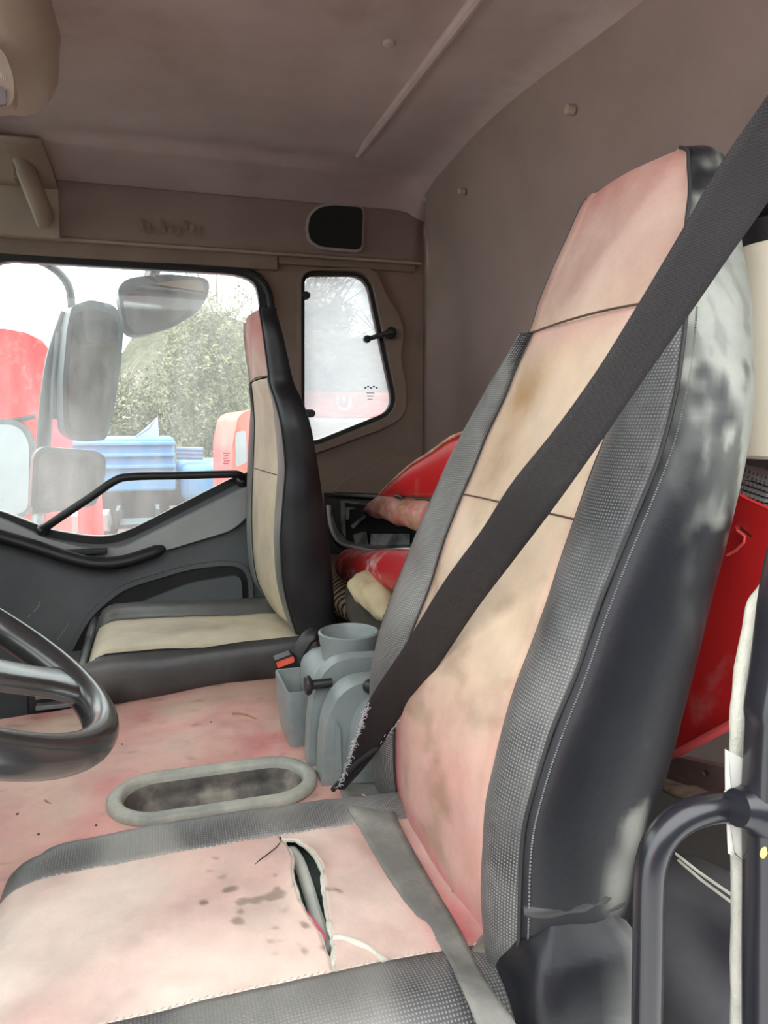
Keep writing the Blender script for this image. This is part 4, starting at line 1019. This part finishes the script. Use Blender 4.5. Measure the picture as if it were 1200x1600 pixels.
# ------------------------------------------------------------------ B pillar, foam strip, clips, entry handle
bpz = empty('door_pillar', V(.42,.33,0), 'black painted door pillar at the bottom right edge of the opening', 'pillar')
PL = [(1290,560),(1240,760),(1206,900),(1192,1000),(1185,1049),(1176,1105),(1177,1131),(1174,1195),(1172,1260),(1173,1356),(1172,1480),(1172,1600),(1172,1900)]
PR = [(1330,560),(1290,760),(1270,900)]+[(1262,y) for _, y in PL[3:]]
A = bez2([PY(x, y, .35) for x, y in PL], 5); B = bez2([PY(x, y, .35) for x, y in PR], 5)
rows = []
for a, b in zip(A, B):
    c = (a+b)/2; h = (b.x-a.x)/2; ring = []
    for k in range(20):
        t = 2*math.pi*k/20; ring.append(V(c.x+h*math.copysign(abs(math.cos(t))**.6, math.cos(t)), c.y+.014*math.copysign(abs(math.sin(t))**.6, math.sin(t)), c.z))
    rows.append(ring)
grid('post', rows, M['tubeblk'], bpz, closed=True, auto=1.2)
FL = [(1212,872),(1190,915),(1172,942),(1164,979),(1157,1015),(1149,1062),(1145,1120),(1143,1180),(1143,1290),(1145,1360),(1145,1600),(1145,1800)]
A = bez2([PY(x, y, .372) for x, y in FL], 5)
rows = []
for a in A:
    ring = []; W_ = .03
    for k in range(12):
        t = 2*math.pi*k/12; ring.append(V(a.x+W_/2+W_/2*math.copysign(abs(math.cos(t))**.5, math.cos(t))+.0012*nz(a*1.0+V(0,t,0), 60), a.y+.005*math.copysign(abs(math.sin(t))**.5, math.sin(t)), a.z+.0006*nz(a, 90)))
    rows.append(ring)
fo_ = grid('foam_strip', rows, M['foam'], closed=True); tag(fo_, 'pale torn foam strip running down beside the black pillar', 'foam strip')
o = MB().plate([(p.x, p.z) for p in [PY(x, y, .362) for x, y in ((1137,1176),(1166,1191),(1165,1215),(1158,1232),(1137,1238))]], [], lambda u, v, d: V(u, .360+d, v), .003).make('trim_clip', M['white'], bevel=.0015); tag(o, 'white plastic clip on the foam strip just above the entry handle joint', 'clip', 'white trim clips')
o = MB().plate([(p.x, p.z) for p in [PY(x, y, .362) for x, y in ((1140,1290),(1162,1292),(1162,1344),(1142,1332))]], [], lambda u, v, d: V(u, .360+d, v), .003).make('trim_clip', M['white'], bevel=.0015); tag(o, 'white plastic clip just below the entry handle joint', 'clip', 'white trim clips')
hn = empty('entry_handle', PY(1015,1600,.38), 'black tubular entry handle bent towards the pillar at bottom right', 'handle')
hp2 = bez2([PY(x, y, .365) for x, y in ((1011,1900),(1011,1750),(1011,1600),(1013,1480),(1014,1400),(1018,1350),(1032,1312),(1058,1284),(1092,1268),(1130,1261),(1165,1260))], 8)
MB().tube(hp2, .0098, 20).make('tube', M['tubeblk'], hn)
MB().tube([p+V(.0118,.006,0) for p in hp2[:40]], .0038, 10).make('stiffening_rib', M['tubeblk'], hn)
jt = [PY(x, y, .352) for x, y in ((1150,1262),(1163,1262),(1178,1262),(1200,1262))]
MB().tube(jt, [.0115,.013,.018,.022], 20).make('weld_collar', M['tubeblk'], hn)
o = MB().blob(PY(1193,1334,.315), (.0025,.001,.004), 8, .4, 200).make('paint_chip', mat('yellow_chip', lin((220,180,110)), None, rough=.6)); o.parent = bpz; o.location = WL[o.name]-WL[bpz.name]

# ------------------------------------------------------------------ small debris
zt = bez2([V(p.x, p.y, cush_z(p.x, p.y)+.002) for p in [PZ(x, y, .506) for x, y in ((418,1526),(380,1528),(345,1532),(330,1536),(334,1541),(352,1540),(385,1534),(416,1531))]], 6)
o = MB().tube(zt, .0011, 6).make('cable_tie', mat('yellowed_tie', lin((186,164,104)), lin((214,200,160)), 30, .5)); tag(o, 'yellowed hairpin-bent plastic tie on the pink cushion near the front stitching', 'tie')
th = bez2([V(p.x, p.y, cush_z(p.x, p.y)+z_) for p, z_ in zip([PZ(x, y, .506) for x, y in ((388,1372),(402,1356),(420,1344),(432,1332),(440,1320))], (.002,.004,.006,.005,.004))], 5)
o = MB().tube(th, .0007, 5).make('black_thread', M['rubber']); tag(o, 'loose black thread sticking out from the top of the cushion tear', 'thread')
def twig(pix, zf, r, lab, z0=.46):
    ps = bez2([(lambda q: V(q.x, q.y, zf(q.x, q.y)+r))(PZ(x, y, z0)) for x, y in pix], 4)
    o = MB().tube(ps, [r*(1-.5*k/len(ps)) for k in range(len(ps))], 6).make('twig', mat('dry_twig', lin((140,84,52)), lin((186,150,112)), 60, .8) if 'dry_twig' not in bpy.data.materials else bpy.data.materials['dry_twig']); tag(o, lab, 'twig', 'dry twigs')
twig(((363,1109),(375,1109),(388,1112),(400,1117)), ez, .0022, 'short brown twig on the engine cover left of the grey console')
twig(((70,1242),(76,1246),(80,1247)), ez, .0012, 'tiny pale twig on the engine cover below the steering wheel')
twig(((566,1243),(572,1246),(578,1253),(585,1256)), lambda x, y: .507, .0014, 'thin pale twig lying on the grey lap belt', .507)
twig(((706,1392),(712,1391),(719,1388)), lambda x, y: cush_z(x, y)+.003, .0016, 'dark splinter at the base of the driver backrest', .506)
dr = random.Random(12)
def crumb(x, y, zf, z0, lab, grp, r=.0018):
    p = PZ(x, y, z0); z = zf(p.x, p.y)
    o = MB().blob(V(p.x, p.y, z+r*.4), (r, r*1.3, r*.6), 6, .5, 400).make('dirt_crumb', M['dirt']); tag(o, lab, 'crumb', grp)
for x, y, lab in ((318,1418,'lone dark crumb in the middle of the pink driver cushion'),(436,1436,'largest dark crumb of the dirty patch left of the cushion tear'),(445,1447,'dark crumb nearest the tear in the dirty patch'),(424,1441,'dark crumb at the left of the dirty patch beside the tear'),
                  (512,1324,'dark crumb on the cushion right above the tear'),(330,1350,'dark crumb on the cushion just below the far stitching'),(120,1470,'dark crumb on the cushion near its worn front edge'),(478,1587,'dark crumb on the near perforated cushion bolster'),(230,1395,'dark crumb on the cushion towards its front far corner')):
    crumb(x, y, cush_z, .506, lab, 'dirt crumbs on the driver cushion', .0022 if 'largest' in lab else .0015)
for x, y, lab in ((27,1266,'dark crumb on the engine cover at the left image edge'),(150,1288,'dark crumb on the engine cover just left of the ring'),(60,1300,'dark crumb on the engine cover nearest the cushion front corner'),(190,1150,'dark crumb on the engine cover right of the steering wheel rim'),(420,1180,'dark crumb on the engine cover between ring and console'),(330,1125,'dark crumb on the engine cover left of the brown twig')):
    crumb(x, y, ez, .455, lab, 'dirt crumbs on the engine cover', .0018)

# ================================================================== OUTSIDE
# mirrors on the passenger side
mr = empty('rear_view_mirror', PY(140,690,2.66), 'tall rectangular wing mirror in a dark housing outside the passenger door', 'mirror')
def mface(px, Y, slant=0): return [(lambda p: V(p.x, p.y, p.z))(PY(x, y, Y+slant*(x-px[0][0])/100)) for x, y in px]
MM = [(112,478),(140,468),(178,476),(194,500),(190,560),(178,640),(166,688),(120,690),(100,675),(98,600),(104,520)]
def slab(nm, px, Y, sl, d, m, par, r=.02, bev=.01, ins=0):
    P3 = mface(px, Y, sl); c = sum(P3, V(0,0,0))/len(P3); nrm = (P3[len(P3)//3]-c).cross(P3[0]-c).normalized()
    if nrm.y > 0: nrm = -nrm
    e1 = V(1,0,0)-nrm*nrm.x; e1.normalize(); e2 = e1.cross(nrm) if True else None
    q = [((p-c).dot(e1), (p-c).dot(e2)) for p in P3]; q = roundpoly(q, r, 4)
    if ins: q = inset(q, ins)
    return MB().plate(q, [], lambda u, v, dd: c+e1*u+e2*v-nrm*dd, d).make(nm, m, par, bevel=bev), q, c, nrm, e1, e2
slab('housing', MM, 2.64, .08, .07, M['bluegrey'], mr, bev=.02)
slab('mirror_glass', [(118,488),(142,482),(176,490),(186,508),(182,560),(172,636),(162,676),(124,678),(108,664),(106,600),(112,530)], 2.632, .08, .008, M['mirror'], mr, bev=.002)
MB().tube(bez2([PY(72,412,2.68), PY(94,428,2.68), PY(108,450,2.68), PY(112,480,2.70)], 8), .013, 12).make('upper_arm', M['bluegrey'], mr)
MB().tube(bez2([PY(106,490,2.72), PY(84,560,2.72), PY(72,640,2.72), PY(66,720,2.72), PY(60,810,2.72)], 8), .026, 14, flat=.7).make('mounting_arm', M['bluegrey'], mr)
MB().tube([PY(94,520,2.70), PY(86,600,2.70), PY(84,655,2.70)], .014, 10).make('arm_cover', M['bluegrey'], mr)
m2 = empty('wide_angle_mirror', PY(108,800,2.62), 'small square wide-angle mirror below the tall wing mirror', 'mirror')
slab('housing', [(52,712),(66,698),(150,704),(166,714),(164,748),(150,790),(70,802),(48,796)], 2.60, .05, .06, M['bluegrey'], m2, bev=.014)
slab('mirror_glass', [(60,716),(72,705),(146,711),(158,720),(156,746),(144,782),(72,794),(58,788)], 2.592, .05, .006, M['mirror'], m2, r=.015, bev=.002)
m3 = empty('kerb_mirror', PY(250,525,2.45), 'rounded kerb mirror hanging above the passenger door glass', 'mirror')
slab('housing', [(184,448),(200,434),(260,428),(326,434),(328,456),(312,486),(270,512),(215,526),(196,520),(186,470)], 2.44, .03, .07, M['bluegrey'], m3, r=.03, bev=.02)
slab('mirror_glass', [(192,466),(220,446),(280,438),(320,438),(318,458),(300,484),(262,506),(212,518),(200,512),(194,480)], 2.432, .03, .008, M['mirror'], m3, r=.02, bev=.002)
MB().tube(bez2([PY(235,440,2.46), PY(240,420,2.50), PY(250,395,2.46)], 5), .022, 10).make('bracket', M['rubber'], m3)

# ground and hillside
gm = mat('gravel_yard', lin((190,192,192)), lin((162,164,166)), 1.2, .95, bs=9, bump=.6, bd=.05, dust=.6, dc=lin((112,124,84)), ds=1.1, dl=(.5,.65))
rows = [[V(x, y, -1.3+.03*nz((x, y, 0), .6)) for x in [-30+60*k/40 for k in range(41)]] for y in [-14+27*k/20 for k in range(21)]]
g_ = grid('ground', rows, gm, flip=True); tag(g_, kind='structure')
hm = mat('scrubby_hillside', lin((78,82,58)), lin((104,98,78)), 1.6, 1, bs=6, bump=1, bd=.2, dust=.7, dc=lin((52,60,38)), ds=2.2, dl=(.4,.6))
rows = [[V(x, 13+t*9+1.0*nz((x, t, 3), .2), -1.3+t*5.6*sstep(-3.5,.2,x)+.8*nz((x, t*4, 0), .3)+.4*nz((x, t*5, 2), 1)-1.5*sstep(-2,-9,x)*t-.6) for x in [-14+46*k/60 for k in range(61)]] for t in [q/16 for q in range(17)]]
h_ = grid('hillside', rows, hm, flip=True); tag(h_, kind='structure')
leafm = [mat('leaf_a', lin((122,124,82)), lin((88,98,60)), 2.5, .6), mat('leaf_b', lin((156,146,104)), lin((112,112,76)), 2.5, .6), mat('leaf_c', lin((100,108,74)), lin((138,134,104)), 2.5, .6)]
barkm = mat('grey_bark', lin((136,126,110)), lin((100,92,80)), 3, .9)
def bush(x, y, z, rx, rz, n, m, lab, seed):
    r_ = random.Random(seed); root = empty('scrub_tree', V(x, y, z-rz), lab, 'tree', 'trees on the far bank')
    v = []; f = []
    for i in range(n):
        while True:
            d = V(r_.uniform(-1,1), r_.uniform(-1,1), r_.uniform(-1,1))
            if d.length <= 1: break
        d = d*(.55+.45*abs(noise.noise(d*3+V(seed,0,0))))*1.15
        p = V(x+d.x*rx, y+d.y*rx*.8, z+d.z*rz); s = r_.uniform(.016,.042)
        a = V(r_.uniform(-1,1), r_.uniform(-1,1), r_.uniform(-1,1)).normalized(); b = a.orthogonal().normalized(); k = len(v)
        v += [p-a*s, p+b*s*.5, p+a*s, p-b*s*.5]; f.append((k, k+1, k+2, k+3))
    obj('foliage', v, f, m, root, smooth=False)
    tb = MB(); tb.tube([V(x, y, z-rz*1.1), V(x+.1, y, z-rz*.3), V(x-.05, y, z+rz*.3)], [.07,.05,.025], 8)
    for i in range(70):
        a = r_.uniform(0,6.28); h = r_.uniform(-.7,.6); L_ = r_.uniform(.5,1.05)
        p = V(x, y, z+h*rz); q = p+V(math.cos(a)*rx*L_, math.sin(a)*rx*.7*L_, rz*r_.uniform(.2,.7))
        tb.tube([p, lerp(p, q, .5)+V(0,0,r_.uniform(-.1,.15)), q], [.018,.011,.005], 5)
    tb.make('trunk', barkm, root)
bush(1.0,11.6,1.6,1.15,1.7,26000,leafm[0],'leafy scrub tree seen behind the kerb mirror',1)
bush(2.5,11.9,2.0,1.1,1.9,24000,leafm[1],'yellowish scrub tree just left of the passenger backrest top',2)
bush(-.45,12.2,.8,1.0,1.3,14000,leafm[2],'low green scrub tree right of the tall wing mirror',3)
bush(4.3,12.4,1.6,1.3,1.8,9000,leafm[2],'dull green scrub tree seen through the hazy quarter window',4)
bush(1.7,11.0,.25,.85,.8,14000,leafm[0],'low bush above the blue lorry roof line',5)
bush(6.6,13,1.8,1.3,1.8,7000,leafm[0],'far right scrub tree beyond the quarter window',6)

def wheel(par, c, r=.45, w=.28, ax=V(0,1,0)):
    MB().lathe([(.0,-w/2),(r*.5,-w/2),(r*.93,-w/2),(r,-w/2+.04),(r,w/2-.04),(r*.93,w/2),(r*.5,w/2),(0,w/2)], c, ax, 28).make('wheel', M['rubber'], par)
# blue lorry
bl = empty('blue_lorry', V(0,9,-1.3), 'light blue open lorry parked far off below the trees', 'lorry')
bm = mat('faded_blue_paint', lin((96,160,206)), lin((70,132,184)), 1.5, .5, dust=.3, dc=lin((170,190,200)), ds=3)
c0 = PY(120,735,8.8); c1 = PY(272,684,8.8)
b = MB().box((c0.x-.9, 8.8, c0.z-.25), (c1.x, 10.4, c1.z)); b.make('cargo_bed', bm, bl, bevel=.03)
for k in range(3):
    zz = c1.z-.06-.13*k; MB().box((c0.x-.9, 8.74, zz-.02), (c1.x+.01, 8.82, zz+.02)).make('side_rail', bm, bl, bevel=.01)
pk3 = [PY(x, y, 9.0) for x, y in ((206,690),(232,668),(244,656),(246,690))]
MB().plate([(p.x, p.z) for p in pk3], [], lambda u, v, d: V(u, 9.0+d, v), .6).make('folded_tarp', mat('faded_tarp', lin((130,150,176)), lin((170,180,190)), 2, .8), bl, bevel=.02)
for k in range(3):
    p = PY(276,702+k*6,9.0); MB().tube([p, p+V(.30,0,-.01)], .03, 8).make('pipe', mat('slate_blue_pipe', lin((90,112,150)), None, rough=.5) if 'slate_blue_pipe' not in bpy.data.materials else bpy.data.materials['slate_blue_pipe'], bl)
MB().box((c1.x+.05, 8.9, c0.z-.4), (c1.x+1.0, 10.3, c0.z+.06)).make('cab', bm, bl, bevel=.1)
for xx in (c0.x-.3, c1.x-.3, c1.x+.6): wheel(bl, V(xx, 9.0, -.85)); 
MB().box((c0.x-.9,8.95,-.95), (c1.x+1.0,10.2,c0.z-.24)).make('chassis', M['black'], bl)
# red truck cab at left
rt_ = empty('red_truck', V(-1.9,5.2,-1.3), 'red truck cab with rounded roof parked close by at the left edge', 'truck')
rp0 = [PY(x, y, 4.6) for x, y in ((-40,512),(8,514),(40,520),(66,532),(77,548),(72,575),(62,625),(58,665),(54,720),(50,830))]
pr = [(p.x, p.z) for p in rp0]+[(rp0[-1].x, -.7), (-4.2,-.7), (-4.2, rp0[0].z-.02)]
MB().plate(pr, [], lambda u, v, d: V(u, 4.6+d, v), 2.1).make('cab', M['red'], rt_, bevel=.08)
MB().tube([PY(-30,664,4.585), PY(20,657,4.585), PY(55,650,4.585)], .012, 8).make('panel_gap', M['rubber'], rt_)
gl_ = roundpoly([q2(-90,664,4.58), q2(30,664,4.58), q2(46,690,4.58), q2(44,800,4.58), q2(-90,820,4.58)], .06, 5)
MB().plate(gl_, [], wallfn(4.56), .03).make('side_window', mat('painted_sky_reflection_glass', lin((150,160,162)), lin((110,126,130)), 1.0, .3), rt_, bevel=.01)  # pale opaque colour stands in for sky reflected in the glass
MB().plate(inset(gl_, -.03), [inset(gl_, .002)], wallfn(4.57), .03).make('window_seal', M['bluegrey'], rt_, bevel=.01)
wheel(rt_, V(-1.9,4.75,-.85), .5)
MB().box((-4.2,4.8,-1.0), (-1.0,6.5,-.68)).make('chassis', M['black'], rt_)
# orange red truck seen beyond the passenger headrest and through the quarter window
ot = empty('orange_truck', V(2.2,6.6,-1.3), 'orange-red truck with white lower body seen past the passenger headrest', 'truck')
om = mat('orange_red_paint', lin((226,84,54)), lin((206,62,44)), 1, .4, dust=.4, dc=lin((230,170,150)), ds=3)
o1 = [PY(x, y, 6.0) for x, y in ((372,650),(388,640),(470,634),(470,760),(362,760),(362,700))]
MB().plate(roundpoly([(p.x, p.z) for p in o1[:4]]+[(o1[3].x,-.7),(o1[4].x,-.7),(o1[4].x,o1[4].z),(o1[5].x,o1[5].z)], .05), [], lambda u, v, d: V(u, 6.0+d, v), 1.9).make('cab', om, ot, bevel=.05)
MB().plate(roundpoly([q2(368,676,5.98), q2(384,672,5.98), q2(386,722,5.98), q2(368,730,5.98)], .03), [], wallfn(5.97), .03).make('side_window', bpy.data.materials['painted_sky_reflection_glass'], ot, bevel=.01)  # same painted-in sky reflection as the red truck window
p0, p1 = PY(470,612,6.4), PY(660,650,6.4)
MB().box((p0.x,6.4,p1.z-.02), (p1.x+1.2,8.0,p0.z)).make('body_side', om, ot, bevel=.03)
MB().box((p0.x,6.38,-.5), (p1.x+1.2,8.0,p1.z-.02)).make('lower_body', M['white'], ot, bevel=.03)
# white U shaped mark on the body side
um = bez2([PY(528,618,6.385), PY(528,632,6.385), PY(533,639,6.385), PY(542,639,6.385), PY(547,632,6.385), PY(547,618,6.385)], 4)
MB().tube(um, .012, 6).make('emblem', M['white'], ot); MB().tube([PY(537,618,6.385), PY(537,632,6.385)], .010, 6).make('emblem', M['white'], ot)
for xx in (.95,2.6,3.9): wheel(ot, V(xx, 6.2, -.85), .48)
MB().box((.6,6.4,-1.0), (4.4,7.7,-.5)).make('chassis', M['black'], ot)
# red post and scrap in the yard under the glass
rpst = MB().tube([PY(138,760,3.6), PY(141,800,3.6), V(PY(142,840,3.6).x,3.6,-1.3)], .055, 14).make('bollard', M['red']); tag(rpst, 'red steel post standing in the yard below the square mirror', 'post')
sk = empty('scrap_skip', V(-.2,7.6,-1.3), 'rusty open skip in the yard carrying the scrap stacks', 'skip')
MB().plate([(-.95,7.0),(.5,7.0),(.5,8.2),(-.95,8.2)], [[(-.90,7.05),(.45,7.05),(.45,8.15),(-.90,8.15)]], lambda u, v, d: V(u, v, -1.3+d), .72).make('sides', M['rust'], sk, bevel=.01)
MB().box((-.94,7.01,-.60), (.49,8.19,-.56)).make('load_deck', M['rust'], sk)
for ci, (cx_, cw, cn) in enumerate(((-.68,.22,'left'),(-.2,.2,'middle'),(.25,.18,'right'))):
    zz = -.56
    for k in range(5):
        hh = .13+.02*((k+ci) % 3); pr_ = [(-cw,0),(cw,0),(cw,hh*.95),(cw-.03,hh*.95),(cw-.03,.03),(-cw+.03,.03),(-cw+.03,hh*.95),(-cw,hh*.95)] if (k+ci) % 2 else [(-cw,0),(cw,0),(cw*.9,hh*.95),(-cw*.8,hh*.95)]
        o = MB().plate(pr_, [], lambda u, v, d: V(cx_+u+.01*k, 7.35+d, zz+v), .5).make('scrap_piece', [M['rust'],M['doorlight'],M['bluegrey']][(k+ci) % 3], bevel=.008)
        tag(o, ['rusty brown','pale grey','blue grey'][(k+ci) % 3]+' scrap piece, '+['lowest','second from the bottom','middle one','second from the top','topmost'][k]+' of the '+cn+' stack on the skip', 'scrap', 'scrap stacks in the yard'); zz += hh

# added lorry, out of view: blocks light and darkens reflections on the near seat
nb = empty('unseen_shading_lorry', V(1.2,-4.6,-1.3), 'unseen dark slate box lorry added on the open driver side to block light', 'lorry')
MB().box((-3.2,-6.6,-.5), (5.5,-3.6,2.2)).make('box_body', mat('dark_slate_paint', lin((58,62,72)), lin((50,52,58)), .8, .7), nb, bevel=.05)
MB().box((-5.3,-6.5,-.6), (-3.3,-3.7,1.6)).make('cab', M['red'], nb, bevel=.15)
MB().box((-5.2,-6.2,-1.0), (5.5,-4.0,-.5)).make('chassis', M['black'], nb)
for xx in (-4.3,2.2,3.9): wheel(nb, V(xx,-3.95,-.85))
MB().tube([PY(72,412,2.68), PY(52,404,2.5), V(PY(40,400,2.31).x,2.31,PY(40,400,2.31).z)], .013, 10).make('cab_bracket', M['bluegrey'], mr)
MB().tube([PY(60,806,2.72), V(PY(40,830,2.33).x,2.32,.55)], .02, 10).make('cab_bracket', M['bluegrey'], mr)
MB().tube([PY(100,770,2.64), PY(66,760,2.70)], .014, 10).make('clamp', M['bluegrey'], m2)
MB().tube([PY(250,395,2.46), V(PY(250,392,2.31).x,2.31,PY(250,392,2.31).z+.01)], .022, 10).make('cab_bracket', M['rubber'], m3)
